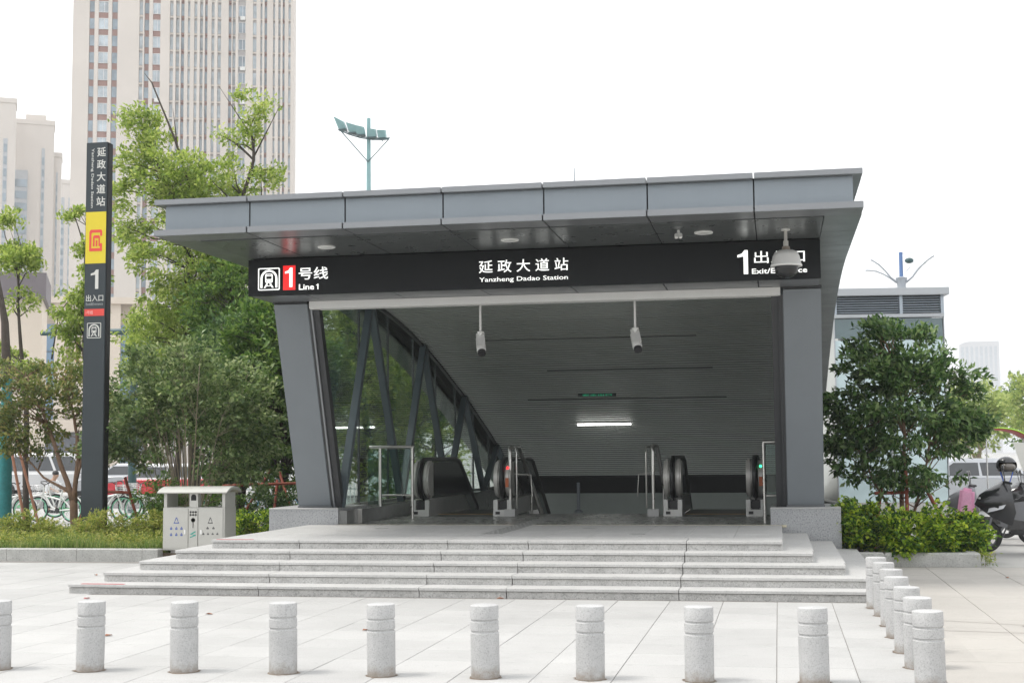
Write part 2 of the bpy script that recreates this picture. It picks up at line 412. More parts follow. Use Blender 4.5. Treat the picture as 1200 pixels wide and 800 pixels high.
# --- roof
RX0, RX1, RY = -8.174, 1.103, 17.2
PROF = [(17.2,4.63),(19.5,4.645),(22,4.66),(23.0,4.63),(23.9,4.575),(25.0,4.475),(26.15,4.335),(27.5,4.11),(28.87,3.835),(30.,3.595),(31.,3.355),(33.1,2.84),(35.2,2.25),(37.5,1.56),(40,.78),(42.4,0)]
def pz(y):
    y = max(y, PROF[0][0])
    for (a, b), (c, d) in zip(PROF[:-1], PROF[1:]):
        if a <= y <= c: return b + (d-b)*(y-a)/(c-a)
    return 0
def band(y0, y1, lo, hi, n=1):
    ys = [y0] + [y for y, _ in PROF if y0+.01 < y < y1-.01] + [y1]
    return [(y, pz(y)+lo) for y in ys] + [(y, pz(y)+hi) for y in reversed(ys)]
jn = [RX0 + (RX1-RX0)*i/7 for i in range(8)]; gp = .009
for a, b in zip(jn[:-1], jn[1:]):
    obj("upper_lip", MB().prismx(band(RY, 17.75, .415, .486), a+gp, b-gp), M_panel, st, bevel=.004)
    a2 = max(a, RX0+.115); b2 = min(b, RX1-.115)
    obj("fascia_panel", MB().prismx(band(RY+.11, RY+.15, .078, .413), a2+gp, b2-gp), M_panelb, st, bevel=.003)
    obj("lower_lip", MB().prismx(band(RY-.004, 17.72, -.006, .076), a+gp, b-gp), M_panel, st, bevel=.004)
obj("roof_core", MB().prismx(band(RY+.152, 42.3, .07, .44), RX0+.13, RX1-.13), M_gap, st)
obj("roof_sheet", MB().prismx(band(17.752, 42.3, .44, .486), RX0, RX1), M_panel, st)
ys = [17.722] + [17.72+1.36*k for k in range(1, 19)]
for a, b in zip(ys[:-1], ys[1:]):
    if b > 42.3: break
    for x0, x1, sx in ((RX0, -7.74, RX0+.115), (.645, RX1, RX1-.125)):
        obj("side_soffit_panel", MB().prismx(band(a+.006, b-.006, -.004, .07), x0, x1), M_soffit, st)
        obj("side_fascia_panel", MB().prismx(band(a+.006, b-.006, .078, .413), sx, sx+.01), M_panelb, st)
# glossy dark soffit panels over the platform
obj("soffit_backing", MB().box(-7.735, .64, 17.724, 19.52, 4.64, 4.70), M_gap, st)
for a, b in zip([-7.735]+jn[1:7], jn[1:7]+[.64]):
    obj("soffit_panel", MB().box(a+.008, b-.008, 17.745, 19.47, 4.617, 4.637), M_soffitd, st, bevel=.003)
# --- beam box behind the name board, its panelled underside and the white shutter beam
obj("header_beam", MB().box(-7.72, .635, 19.56, 20.62, 4.09, 4.615), M_gap, st)
for a, b in zip([-7.725]+jn[1:7], jn[1:7]+[.637]):
    obj("header_soffit_panel", MB().box(a+.01, b-.01, 19.51, 20.40, 4.060, 4.085), M_panel, st)
obj("shutter_beam", MB().prismx([(20.37,4.057),(20.375,3.945),(20.42,3.935),(20.6,3.935),(20.6,4.057)], -7.08, .085), M_white, st, bevel=.004)
# --- slatted ceiling
CE = [(20.62,4.40),(22.5,4.40),(23.4,4.385),(24.2,4.335),(25.43,4.19),(26.3,4.05),(27.53,3.82),(28.63,3.575),(29.57,3.34),(30.48,3.115),(31.4,2.88),(32.3,2.61),(33.76,2.19),(35.15,1.73),(37.1,1.08)]
def cz(y):
    for (a, b), (c, d) in zip(CE[:-1], CE[1:]):
        if a <= y <= c: return b + (d-b)*(y-a)/(c-a)
    return CE[-1][1]
mb = MB(); y = 20.64
while y < 37.0:
    y2 = y+.125
    zm = (cz(y)+cz(y2))/2; dz_ = .6*(cz(y)-cz(y2))/2; mb.prismx([(y,zm+dz_),(y2,zm-dz_),(y2,zm-dz_+.012),(y,zm+dz_+.012)], -6.98, .06); y += .155  # tilt shaped to bare the dark backing, imitating shade towards the rear
obj("ceiling_slats", mb, M_slat, st, kind="stuff")
obj("ceiling_backing", MB().prismx([(a,b+.075) for a,b in CE] + [(a,b+.10) for a,b in reversed(CE)], -7.04, .1), mat("ceiling_void", (.06,.064,.061), .9), st)
for yy, x0, x1 in ((26.85,-5.85,-1.5),(29.1,-4.8,-1.3),(31.2,-5.6,-1.1)):
    obj("light_trough", MB().prismx([(yy,cz(yy)-.012),(yy+.045,cz(yy+.045)-.012),(yy+.045,cz(yy+.045)+.02),(yy,cz(yy)+.02)], x0, x1), mat('trough_grey', (.08,.085,.082), .7), st)
obj("ceiling_edge", MB().prismx([(a,b-.05) for a,b in CE] + [(a,b+.2) for a,b in reversed(CE)], -7.045, -6.985), M_frame, st)
# --- side walls: plinth, glazing, leaning struts
for s, xw in ((-1, -7.0), (1, .10)):
    xg = xw + s*.22
    obj("side_plinth", MB().box(min(xw-s*.12, xg+s*.1), max(xw-s*.12, xg+s*.1), 23.002, 40.5, 0, .82), M_darkstone, st)
    nodes = [(21.70,.84)]; k = 0
    ybs = [21.70+3.72*i for i in range(5)]; yts = [23.42+3.72*i for i in range(5)]
    seq = []
    for i in range(5): seq += [(ybs[i],.82), (yts[i], cz(yts[i])-.02 if yts[i] < 37 else .9)]
    for (a, b) in zip(seq[:-1], seq[1:]):
        if b[0] > 38: break
        obj("strut", MB().obar((xw, *a), (xw, *b), .125, .12, side=(1,0,0)), M_truss, st, bevel=.006)
    yy = [22.05, 23.42] + [23.42+1.86*i for i in range(1, 9)]
    for a, b in zip(yy[:-1], yy[1:]):
        if pz(b)+.0 < .9: break
        lean = 20.95 if a < 22.1 else a
        zt = lambda q: min(pz(q)-.01, 4.62)
        gm = MB().prismx([(a+.012,.835),(b-.012,.835),(b-.012,zt(b)),(lean+.012,zt(lean))], xg-.008, xg+.008)
        obj("glass_pane" if s < 0 else "light_block_panel", gm, M_glass if s < 0 else M_soffit, st)  # right side: opaque panels added to keep daylight out and darken the interior
        if a > 22.1: obj("glazing_bar", MB().box(xg-.02, xg+.02, a-.01, a+.01, .835, zt(a)-.01), M_frame, st)
    obj("glazing_sill", MB().box(xg-.05, xg+.05, 23.0, 40.0, .821, .86), M_steel, st)
# polished stone kerb between the post foot and the escalator
obj("inner_kerb", MB().box(-6.936, -6.80, 21.43, 22.05, P, .80), M_darkstone, st)
obj("inner_kerb", MB().box(-6.936, -6.74, 22.053, 25.15, P, .80), M_darkstone, st)
obj("kerb_end", MB().box(-6.80, -6.735, 22.03, 22.052, P, .802), M_steel, st)
# --- shaft going down
M_shaft = mat("shaft_wall", (.30,.33,.31), .5, var=.06)
obj("shaft_side_wall", MB().box(-7.28, -7.0, 25.16, 43.9, -6, -.021), M_shaft, st)
obj("shaft_side_wall", MB().box(.12, .74, 25.16, 43.9, -6, -.021), M_shaft, st)
obj("shaft_back_wall", MB().box(-7.0, .12, 41.0, 41.3, -6, .70), mat("shaft_panel", (.40,.45,.42), .45, var=.05), st)
obj("recess_shade_strip", MB().box(-7.0, .12, 41.0, 41.3, .70, 1.6), M_gap, st)  # near-black strip stands for the recess in shadow above the back wall
obj("recess_shade_slab", MB().prismx([(37.1,1.08),(41.0,.98),(41.0,1.2),(37.1,1.25)], -7.0, .12), M_gap, st)  # same black, the shade of the recess put into the colour
obj("shaft_floor", MB().box(-7.0, .12, 36, 43.9, -6.1, -6.0), M_shaft, st)
mb = MB(); prof = [(25.16,-.8),(25.16,P)]
yy, zz = 25.46, P
for i in range(38):
    prof += [(yy, zz), (yy, zz-.16)]; yy += .30; zz -= .16
prof += [(yy, zz-1.0)]
stair = thing("stairway", "stone stairway going down between the two escalators", "stairs", (-3.4, 25.2, P))
obj("stair_flight", MB().prismx(prof, -4.65, -2.15), M_floor, stair)
# ================================================================ lettering helpers (flat print, thin raised meshes)
def _curve_mesh(cu):
    o = bpy.data.objects.new("tmp", cu); COL.objects.link(o)
    dg = bpy.context.evaluated_depsgraph_get(); dg.update()
    me = bpy.data.meshes.new_from_object(o.evaluated_get(dg)); COL.objects.unlink(o); bpy.data.objects.remove(o); return me
def text_pts(body, bold=0.):
    cu = bpy.data.curves.new("t", 'FONT'); cu.body = body; cu.size = 1; cu.resolution_u = 3; cu.offset = bold; cu.fill_mode = 'FRONT'
    return _curve_mesh(cu)
def shape_pts(loops):
    cu = bpy.data.curves.new("s", 'CURVE'); cu.dimensions = '2D'; cu.fill_mode = 'BOTH'
    for lp in loops:
        sp = cu.splines.new('POLY'); sp.points.add(len(lp)-1); sp.use_cyclic_u = True
        for i, (x, y) in enumerate(lp): sp.points[i].co = (x, y, 0, 1)
    return _curve_mesh(cu)
def lay(me, name, m, parent, x0, x1, z0, z1, yface, th=.006, keep=False, rot=0):
    """fit a flat XY mesh into the rectangle x0..x1, z0..z1 on the plane y=yface facing -Y; rot=90 turns it to read downwards"""
    v = np.array([q.co[:] for q in me.vertices])[:, :2]
    if rot == -90: v = np.stack([v[:,1], -v[:,0]], 1)
    lo, hi = v.min(0), v.max(0); sx, sz = (x1-x0)/(hi[0]-lo[0]), (z1-z0)/(hi[1]-lo[1])
    if keep: sx = sz = min(sx, sz)
    ox, oy, oz = WLOC[parent.name]
    n = len(v); X = (v[:,0]-lo[0])*sx + x0 - ox; Zc = (v[:,1]-lo[1])*sz + z0 - oz
    V = [(X[i], yface-th-oy, Zc[i]) for i in range(n)] + [(X[i], yface-oy, Zc[i]) for i in range(n)]
    F = []; cnt = {}
    for p in me.polygons:
        vs_ = list(p.vertices); F.append(tuple(vs_))
        for a, b in zip(vs_, vs_[1:]+vs_[:1]): cnt[(a,b)] = 1
    for (a, b) in cnt:
        if (b, a) not in cnt: F.append((a, n+a, n+b, b))
    me2 = bpy.data.meshes.new(name); me2.from_pydata(V, [], F); me2.materials.append(m)
    o = bpy.data.objects.new(name, me2); COL.objects.link(o); o.parent = parent
    if "latin" in name: o["kind"] = "stuff"
    WLOC[o.name] = WLOC[parent.name]
    return o
def rrect(x0, x1, y0, y1, r, n=5):
    p = []
    for cx, cy, a0 in ((x1-r,y0+r,-90),(x1-r,y1-r,0),(x0+r,y1-r,90),(x0+r,y0+r,180)):
        for i in range(n+1):
            t = R(a0+90*i/n); p.append((cx+r*math.cos(t), cy+r*math.sin(t)))
    return p
def arch(x0, x1, y0, ytop, n=12):
    cx, r = (x0+x1)/2, (x1-x0)/2
    return [(x0,y0)] + [(cx-r*math.cos(math.pi*i/n), ytop-r+r*math.sin(math.pi*i/n)) for i in range(n+1)] + [(x1,y0)]
def circ(cx, cy, r, n=12): return [(cx+r*math.cos(2*math.pi*i/n), cy+r*math.sin(2*math.pi*i/n)) for i in range(n)]
def train_icon():
    L = [rrect(0,1,0,1,.06), rrect(.045,.955,.045,.955,.04)]
    a = arch(.11,.89,.11,.92); b = arch(.20,.80,.11,.83)
    L += [a + b[::-1]]
    L += [rrect(.33,.67,.33,.74,.07), rrect(.375,.625,.50,.63,.02), rrect(.40,.60,.665,.705,.015), circ(.405,.415,.032), circ(.595,.415,.032)]
    L += [[(.385,.30),(.455,.30),(.41,.21),(.56,.21),(.52,.30),(.60,.30),(.72,.11),(.645,.11),(.60,.18),(.385,.18),(.345,.11),(.27,.11)]]
    return shape_pts(L)

# ================================================================ name board over the entrance
SY = 19.5
sign = thing("station_name_board", "long black name board with white lettering above the entrance", "sign", (-3.54, SY, 4.06))
obj("board", MB().box(-7.733, .638, SY, SY+.055, 4.056, 4.60), M_black, sign, bevel=.004)
lay(train_icon(), "train_emblem", M_letters, sign, -7.575, -7.235, 4.138, 4.472, SY)
lay(shape_pts([rrect(0,1,0,1,.01)]), "line_number_panel", M_redlit, sign, -7.183, -6.991, 4.132, 4.497, SY, .004)
ONE = shape_pts([[(.0,.70),(.0,.80),(.22,.86),(.34,1.0),(.5,1.0),(.5,0),(.29,0),(.29,.74)]])
lay(ONE, "numeral", M_letters, sign, -7.150, -7.035, 4.175, 4.465, SY-.004)
lay(text_pts("号线", .006), "line_lettering", M_letters, sign, -6.94, -6.484, 4.280, 4.462, SY)
lay(text_pts("Line", .012), "line_lettering_latin", M_letters, sign, -6.935, -6.70, 4.128, 4.214, SY)
lay(ONE, "small_numeral", M_letters, sign, -6.668, -6.632, 4.130, 4.212, SY)
lay(text_pts("延 政 大 道 站", .004), "name_lettering", M_letters, sign, -4.200, -2.89, 4.286, 4.470, SY)
lay(text_pts("Yanzheng Dadao Station", .002), "name_lettering_latin", M_letters, sign, -4.194, -2.897, 4.138, 4.222, SY)
lay(ONE, "numeral", M_letters, sign, -.497, -.352, 4.148, 4.485, SY)
lay(text_pts("出入口", .004), "exit_lettering", M_letters, sign, -.267, .428, 4.293, 4.465, SY)
lay(text_pts("Exit/Entrance", .012), "exit_lettering_latin", M_letters, sign, -.30, .455, 4.147, 4.220, SY)

# ================================================================ pylon
PY = 24.0
pyl = thing("station_pylon", "tall slim dark slate pylon sign with yellow panel in the planting", "pylon sign", (-12.56, PY, 0))
M_slate = mat("slate_panel", (.021,.031,.037), .35, var=.06, scale=2)
PX0, PX1 = -12.785, -12.352
obj("pylon_body", MB().box(PX0, PX1, PY, PY+.20, 0, 7.645), M_slate, pyl, bevel=.006)
obj("edge_strip", MB().box(PX1+.001, PX1+.012, PY+.02, PY+.19, .1, 7.63), M_gap, pyl)
M_pw = mat("printed_white", (.60,.60,.565), .5); M_pg = mat("printed_grey", (.33,.35,.35), .5)
M_yel = mat("yellow_panel", (.66,.53,.02), .4, var=.03); M_pred = mat("printed_red", (.68,.06,.045), .45)
for i, ch in enumerate("延政大道站"):
    zt = 7.545 - i*.237
    lay(text_pts(ch, .012), "name_character", M_pw, pyl, -12.565, -12.387, zt-.178, zt, PY, .003)
lay(text_pts("Yanzheng Dadao Station", .006), "name_lettering_latin", M_pw, pyl, -12.69, -12.625, 6.39, 7.53, PY, .003, rot=-90)
obj("yellow_panel", MB().box(PX0+.012, PX1-.008, PY-.004, PY, 5.328, 6.31), M_yel, pyl)
def mlogo():
    return shape_pts([
        [(.0,.0),(1,.0),(1,.36),(.84,.36),(.84,.14),(.16,.14),(.16,.80),(.22,.86),(.84,.86),(.84,.70),(1,.70),(1,.92),(.92,1),(.10,1),(.0,.90)],
        [(.28,.0+.22),(.41,.22),(.41,.60),(.72,.60),(.72,.22),(.85-.02,.22),(.83,.66),(.76,.74),(.36,.74),(.28,.66)],
        [(.50,.22),(.63,.22),(.63,.50),(.50,.50)]])
lay(mlogo(), "square_emblem", M_pred, pyl, -12.695, -12.435, 5.56, 5.97, PY-.004, .003)
lay(ONE, "numeral", M_pw, pyl, -12.655, -12.50, 4.845, 5.21, PY, .003)
lay(text_pts("出入口", .008), "exit_lettering", M_pw, pyl, -12.745, -12.395, 4.61, 4.735, PY, .003)
lay(text_pts("Exit&Entrance", .0), "exit_lettering_latin", M_pg, pyl, -12.745, -12.40, 4.535, 4.585, PY, .003)
obj("red_panel", MB().box(PX0+.012, PX1-.02, PY-.004, PY, 4.335, 4.465), M_pred, pyl)
lay(text_pts("1号线", .004), "line_lettering", mat("printed_pink", (.75,.45,.42), .5), pyl, -12.74, -12.60, 4.365, 4.435, PY-.004, .003)
lay(train_icon(), "train_emblem", M_pw, pyl, -12.715, -12.43, 3.915, 4.205, PY, .003)

# ================================================================ fittings on the canopy
for x, lb in ((-6.209,"round recessed downlight in the canopy above the red line number"),(-3.566,"round recessed downlight in the canopy above the station name"),(-.915,"round recessed downlight in the canopy above the exit lettering")):
    t = thing("downlight", lb, "ceiling light", (x, 18.6, 4.60), group="downlights in the canopy")
    obj("ring", MB().lathe([(.085,.018),(.125,.018),(.125,.006),(.118,0),(.095,0),(.085,.006),(.085,.018)], (x,18.6,4.599), 28), M_white, t, smooth=40)
    obj("diffuser", MB().lathe([(.084,.004),(.084,.012),(.0,.012)], (x,18.6,4.60), 24), mat("frosted_diffuser", (.55,.56,.54), .4), t)
M_cam = mat("camera_white", (.72,.72,.70), .35)
def bullet(x, lb):
    y = 20.75; t = thing("bullet_camera", lb, "security camera", (x, y, 3.2), group="bullet cameras behind the shutter beam")
    obj("drop_rod", MB().tube([(x,y,4.40),(x,y,3.56)], .019, 12), M_cam, t, smooth=40)
    obj("rod_flange", MB().lathe([(.02,.0),(.05,.03),(.055,.05),(.02,.055)], (x,y,3.50), 16), M_cam, t, smooth=40)
    obj("swivel", MB().ball((x,y,3.475), .035), M_cam, t, smooth=60)
    a = Vector((x-.015,y+.06,3.46)); b = Vector((x+.05,y-.16,3.23)); d = (b-a).normalized()
    obj("housing", MB().tube([a, a+(b-a)*.05, b-(b-a)*.08, b], [.06,.072,.072,.066], 18), M_cam, t, smooth=40)
    obj("sunshield", MB().obar(a+Vector((0,-.02,.075)), b+Vector((0,-.05,.085)), .13, .008, side=(1,0,0)), M_cam, t)
    obj("lens_hood", MB().tube([b, b+d*.05], [.063,.06], 18), M_rubber, t, smooth=40)
bullet(-4.45, "white bullet camera hanging from a rod above the escalator pair, nearer the struts")
bullet(-2.07, "white bullet camera hanging from a rod above the middle stairway")
t = thing("dome_camera", "white dome camera on a long rod in front of the exit lettering", "security camera", (.165, 18.6, 3.95))
x, y = .165, 18.6
obj("ceiling_flange", MB().lathe([(.0,.0),(.06,.0),(.06,.02),(.0,.02)], (x,y,4.598), 18), M_cam, t)
obj("drop_rod", MB().tube([(x,y,4.60),(x,y,4.46),(x,y,4.459),(x,y,4.36)], [.022,.022,.034,.034], 14), mat("camera_grey", (.5,.49,.46), .4), t, smooth=40)
obj("neck", MB().lathe([(.03,0),(.055,.01),(.05,.05),(.03,.06)], (x,y,4.33), 18), mat("camera_bronze", (.26,.22,.18), .45), t, smooth=40)
obj("housing", MB().lathe([(.205,.0),(.208,.02),(.195,.04),(.175,.14),(.15,.19),(.10,.215),(.04,.225),(.0,.225)], (x,y,4.115), 32), M_cam, t, smooth=40)
obj("dome", MB().lathe([(.0,-.155),(.05,-.15),(.10,-.13),(.14,-.09),(.155,-.03),(.155,.0)], (x,y,4.118), 28), mat("smoked_dome", (.012,.013,.014), .08), t, smooth=50)
t = thing("beam_sensor", "small white twin-headed sensor under the canopy beside a downlight", "sensor", (-1.236, 18.38, 4.5))
x, y = -1.236, 18.38
obj("stem", MB().tube([(x,y,4.617),(x,y,4.575)], .02, 10), M_cam, t)
obj("housing", MB().cbox(x-.05,x+.05,y-.03,y+.03,4.53,4.58,.012), M_cam, t)
for s in (-1, 1): obj("lens", MB().ball((x+s*.027,y-.03,4.528), .026), M_cam, t, smooth=60)
t = thing("tube_light", "lit white tube lamp on the sloping slatted ceiling", "lamp", (-4.05, 32.9, 2.3))
obj("tube", MB().tube([(-4.7,32.9,2.375),(-3.42,32.9,2.375)], .022, 12), mat("lit_tube", (1,1,.97), .4, emit=3.5), t)
obj("batten", MB().box(-4.74,-3.38,32.88,32.95,2.395,2.46), M_white, t)
t = thing("green_exit_sign", "small green lit lettering strip hanging below the slatted ceiling", "exit sign", (-4.0, 30.6, 2.9))
obj("sign_board", MB().box(-4.35,-3.5,30.6,30.63,2.945,3.01), M_black, t)
lay(text_pts("安全出口", .0), "lettering", mat("lit_green", (.02,.40,.2), .4, emit=.35), t, -4.25, -3.6, 2.955, 3.0, 30.6, .003)

# ================================================================ escalators
M_newel = mat("newel_steel", (.62,.605,.57), .38, metal=.25, var=.08, scale=8); M_handrail = mat("handrail_rubber", (.018,.018,.019), .35)
M_balu = mat("dark_balustrade", (.03,.036,.035), .12, spec=.6); M_skirt = mat("skirt_white_steel", (.55,.55,.53), .4, metal=.3, var=.05)
def escalator(xl, xr, lb, light):
    t = thing("escalator", lb, "escalator", ((xl+xr)/2, 24.4, P), group="escalators")
    zc, r, yc, YF = 1.235, .355, 24.72, 27.6
    for i, x in enumerate((xl, xr)):
        path = [(x, yc-r*math.sin(R(a)), zc-r*math.cos(R(a))) for a in range(25, 181, 12)] + [(x,yc,zc+r),(x,YF-.35,zc+r),(x,YF,zc+r-.06)]
        for k in range(1, 10): path.append((x, YF+.7*k, zc+r-.06-.404*k))
        obj("handrail", MB().tube(path, .045, 10), M_handrail, t, smooth=50)
        inner = [(p[1], p[2]) for p in path]
        low = [(p[1], p[2]-.62) for p in path[-11:]][::-1]
        poly = [(yc, .80)] + [(yc-(r-.05)*math.sin(R(a)), zc-(r-.05)*math.cos(R(a))) for a in range(15, 181, 12)] + [(YF-.35,zc+r-.05),(YF,zc+r-.11)] + [(YF+.7*k, zc+r-.11-.404*k) for k in range(1,10)] + [(YF+.7*9, zc+r-.11-.404*9-.7),(YF, .78)]
        obj("balustrade_panel", MB().prismx(poly, x-.012, x+.012), M_balu, t)
        for s in (-1, 1):
            e = x + s*.155
            disc = [(yc-r*.93*math.sin(R(a)), zc-r*.95*math.cos(R(a))) for a in range(0, 181, 12)]
            obj("newel_shell", MB().prismx([(yc+.12,zc-r*.95)] + disc + [(yc+.12,zc+r*.95)], min(x+s*.05,e), max(x+s*.05,e)), M_newel, t, bevel=.03, smooth=35)
        obj("newel_foot", MB().box(x-.165, x+.165, 24.42, 25.1, P, P+.115), M_skirt, t, bevel=.006)
        for s in (-1, 1): obj("foot_shoulder", MB().box(x+s*.125-.04, x+s*.125+.04, 24.44, 25.1, P+.115, P+.29), M_skirt, t, bevel=.006)
        obj("handrail_inlet", MB().box(x-.085, x+.085, 24.5, 24.75, P+.115, P+.27), M_rubber, t, bevel=.02)
        obj("key_switch", MB().box(x-.12, x-.04, 24.412, 24.42, P+.035, P+.085), M_rubber, t)
        obj("skirt_deck", MB().prismx([(25.1,P),(YF,P),(YF+6.3,P-3.64),(YF+6.3,P-3.34),(YF,P+.3),(25.1,P+.3)], x-.1, x+.1), M_skirt, t)
        if i == 1:
            obj("status_lamp", MB().lathe([(.0,-.004),(.022,-.004),(.022,0)], (x+.10, yc-r*.79, zc+.20), 14, ax='y'), mat("lamp_red" if light else "lamp_green", (.8,.01,.01) if light else (.02,.7,.2), .4, emit=3.), t)
            obj("warning_sticker", MB().box(x+.07,x+.13,yc-r*.945-.004,yc-r*.945+.01,zc-.14,zc+.02), mat("warning_sticker", (.55,.14,.05), .5), t)
    obj("landing_plate", MB().cbox(xl+.17, xr-.17, 23.9, 25.15, P+.001, P+.008, .003), mat("ribbed_landing", (.20,.205,.20), .35, metal=.6, var=.1, scale=20, bump=.3, bscale=120), t)
    obj("comb_edge", MB().box(xl+.17, xr-.17, 25.10, 25.15, P+.008, P+.013), mat("comb_yellow", (.50,.30,.04), .5), t)
    prof = [(25.16,P-1.2),(25.16,P-.003)]; yy, zz = YF, P-.003
    for k in range(9): prof += [(yy,zz),(yy,zz-.2)]; yy += .35; zz -= .2
    prof += [(yy, zz-.9)]
    obj("step_band", MB().prismx(prof, xl+.12, xr-.12), mat("esc_step", (.16,.16,.16), .4, metal=.6), t)
escalator(-6.375, -4.865, "escalator beside the glass wall, red lamp on its inner newel", True)
escalator(-1.83, -.405, "escalator beside the plain column, green lamp on its newel", False)

# ================================================================ railings
def pole(t, nm, pts, r, n=10): obj(nm, MB().tube(pts, r, n), M_steel, t, smooth=50)
t = thing("glass_railing", "steel and glass guard railing in front of the escalator by the glass wall", "railing", (-6.4, 22.6, P))
pole(t, "post", [(-6.83,23.42,.80),(-6.83,23.42,1.80)], .026); pole(t, "post", [(-6.25,23.42,P),(-6.25,23.42,1.80)], .026)
pole(t, "top_rail", [(-7.02,23.42,1.82),(-6.22,23.42,1.82)], .028); pole(t, "bottom_rail", [(-6.80,23.42,.985),(-6.25,23.42,.985)], .018)
obj("glass_panel", MB().box(-6.80,-6.275,23.41,23.425,1.0,1.78), M_glass2, t)
obj("glass_panel", MB().box(-7.05,-6.86,23.41,23.425,.83,1.78), M_glass2, t)
t = thing("glass_railing", "steel and glass guard railing beside the plain square column", "railing", (-.05, 22.3, P))
pole(t, "post", [(-.225,22.25,P),(-.225,22.25,1.82)], .026); pole(t, "top_rail", [(-.235,22.25,1.83),(.16,22.25,1.83)], .026); pole(t, "bottom_rail", [(-.2,22.25,.99),(.16,22.25,.99)], .016)
obj("glass_panel", MB().box(-.19,.15,22.245,22.26,1.02,1.79), M_glass2, t)
for x, s, lb in ((-4.73, 1, "steel stair handrail with looped end next to the red-lamp escalator"), (-2.17, -1, "steel stair handrail with looped end next to the green-lamp escalator")):
    t = thing("stair_handrail", lb, "handrail", (x, 24.5, P), group="stair handrails")
    def slope(z): return [(x,25.4,z),(x,32,z-3.5)]
    pole(t, "newel_post", [(x,24.5,P+.12),(x,24.5,1.55)], .03)
    pole(t, "loop", [(x,24.5,1.30),(x,24.5,1.70),(x,24.52,1.76),(x,24.6,1.80),(x,24.7,1.80)] + slope(1.80), .036)
    pole(t, "lower_rail", [(x+.12*s,24.52,.72),(x+.12*s,24.5,.78),(x+.12*s,24.5,1.70),(x+.11*s,24.52,1.77),(x+.05*s,24.6,1.80)], .016)
    obj("post_foot", MB().cbox(x-.10,x+.10,24.4,24.6,P,P+.125,.008), mat("foot_granite", (.5,.5,.49), .6, speck=.5), t)
    for k in range(1, 5): pole(t, "post", [(x+.0,25.2+1.5*k,P-.8*k-.2),(x+.0,25.2+1.5*k,1.78-.79*k)], .02, 8)
    pole(t, "side_bracket", [(x,24.9,1.32),(x+.30*s,24.95,1.30),(x+.32*s,24.95,.9)], .012)

# ================================================================ bollards
BX = [(-6.13,10.2),(-5.352,10.24),(-4.585,10.29),(-3.783,10.315),(-2.994,10.30),(-2.193,10.325),(-1.405,10.35),(-.604,10.38),(.22,10.40)]
BR = [(1.013,10.27),(1.024,11.21),(1.016,12.06),(1.021,13.02),(1.032,13.86),(1.025,14.70),(.995,15.42)]
prof = [(.107,0),(.108,.335),(.1005,.343),(.1005,.351),(.108,.358),(.1075,.418),(.1,.425),(.1,.433),(.1075,.440),(.107,.530),(.104,.538),(.098,.541),(.0,.543)]
bme = mesh_of(MB().lathe(prof, (0,0,0), 40), "stone_bollard", M_bollard, smooth=30)
rme = []
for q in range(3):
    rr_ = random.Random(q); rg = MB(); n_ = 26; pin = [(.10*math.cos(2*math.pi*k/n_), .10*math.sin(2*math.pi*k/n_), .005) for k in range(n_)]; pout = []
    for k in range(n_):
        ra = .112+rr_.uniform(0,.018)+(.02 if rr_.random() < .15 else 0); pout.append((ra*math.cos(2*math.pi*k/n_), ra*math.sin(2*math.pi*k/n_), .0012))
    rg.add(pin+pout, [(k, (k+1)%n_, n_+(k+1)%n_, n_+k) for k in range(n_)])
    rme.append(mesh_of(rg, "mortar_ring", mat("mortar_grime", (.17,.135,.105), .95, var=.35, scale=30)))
WORDS = ["first","second","third","fourth","fifth","sixth","seventh","eighth","ninth"]
random.seed(9)
def bollard(x, y, lb, gr):
    o = bpy.data.objects.new("stone_bollard", bme); COL.objects.link(o); o.location = (x, y, -.004)
    o.rotation_euler = (random.uniform(-.012,.012), random.uniform(-.016,.016), random.uniform(0, 6.28)); tag(o, lb, "bollard", gr)
    q = bpy.data.objects.new("mortar_ring", rme[random.randrange(3)]); COL.objects.link(q); q.parent = o; q.location = (0,0,.004)
for i, (x, y) in enumerate(BX):
    bollard(x, y, "granite bollard of the front row, cut off by the picture edge" if i == 0 else f"granite bollard of the front row, {WORDS[i]} from the left", "stone bollards")
for i, (x, y) in enumerate(BR):
    bollard(x, y, ("granite bollard of the side row, nearest to the viewer" if i == 0 else "granite bollard of the side row, right beside the steps" if i == 6 else f"granite bollard of the side row, {WORDS[i]} from the front"), "stone bollards")

# ================================================================ litter bin
M_bin = mat("bin_steel_paint", (.50,.495,.46), .38, metal=.35, var=.03); M_bind = mat("bin_seam", (.12,.12,.11), .6)
bx0, bx1, by, bz = -9.87, -8.80, 21.25, .17
t = thing("litter_bin", "grey metal twin litter bin with curved roof beside the steps", "litter bin", ((bx0+bx1)/2, by, 0))
obj("plinth", MB().box(bx0+.12,bx1-.1,by+.06,by+.42,0,bz), mat("bin_plinth", (.34,.33,.31), .8, var=.1), t)
obj("cabinet", MB().box(bx0,bx1,by+.012,by+.48,bz,.86), M_bin, t, bevel=.006)
dA, dB = bx0+.03, bx0+.44; eA, eB = bx0+.62, bx1-.03
for a, b, kx in ((dA,dB,dB-.05),(eA,eB,eA+.05)):
    d = obj("door", MB().box(a,b,by,by+.011,bz+.03,.84), M_bin, t, bevel=.003)
    obj("latch", MB().box(kx-.015,kx+.015,by-.012,by-.001,bz+.26,bz+.33), M_white, d)
M_bprint = mat("bin_print_blue", (.10,.14,.36), .5); M_bprintd = mat("bin_print_dark", (.10,.10,.10), .5)
REC = shape_pts([[(0,0),(1,0),(.82,.34),(.7,.28),(.78,.14),(.22,.14),(.3,.28),(.18,.34)],[(.2,.42),(.42,.9),(.58,.9),(.80,.42),(.68,.36),(.52,.72),(.48,.72),(.32,.36)]])
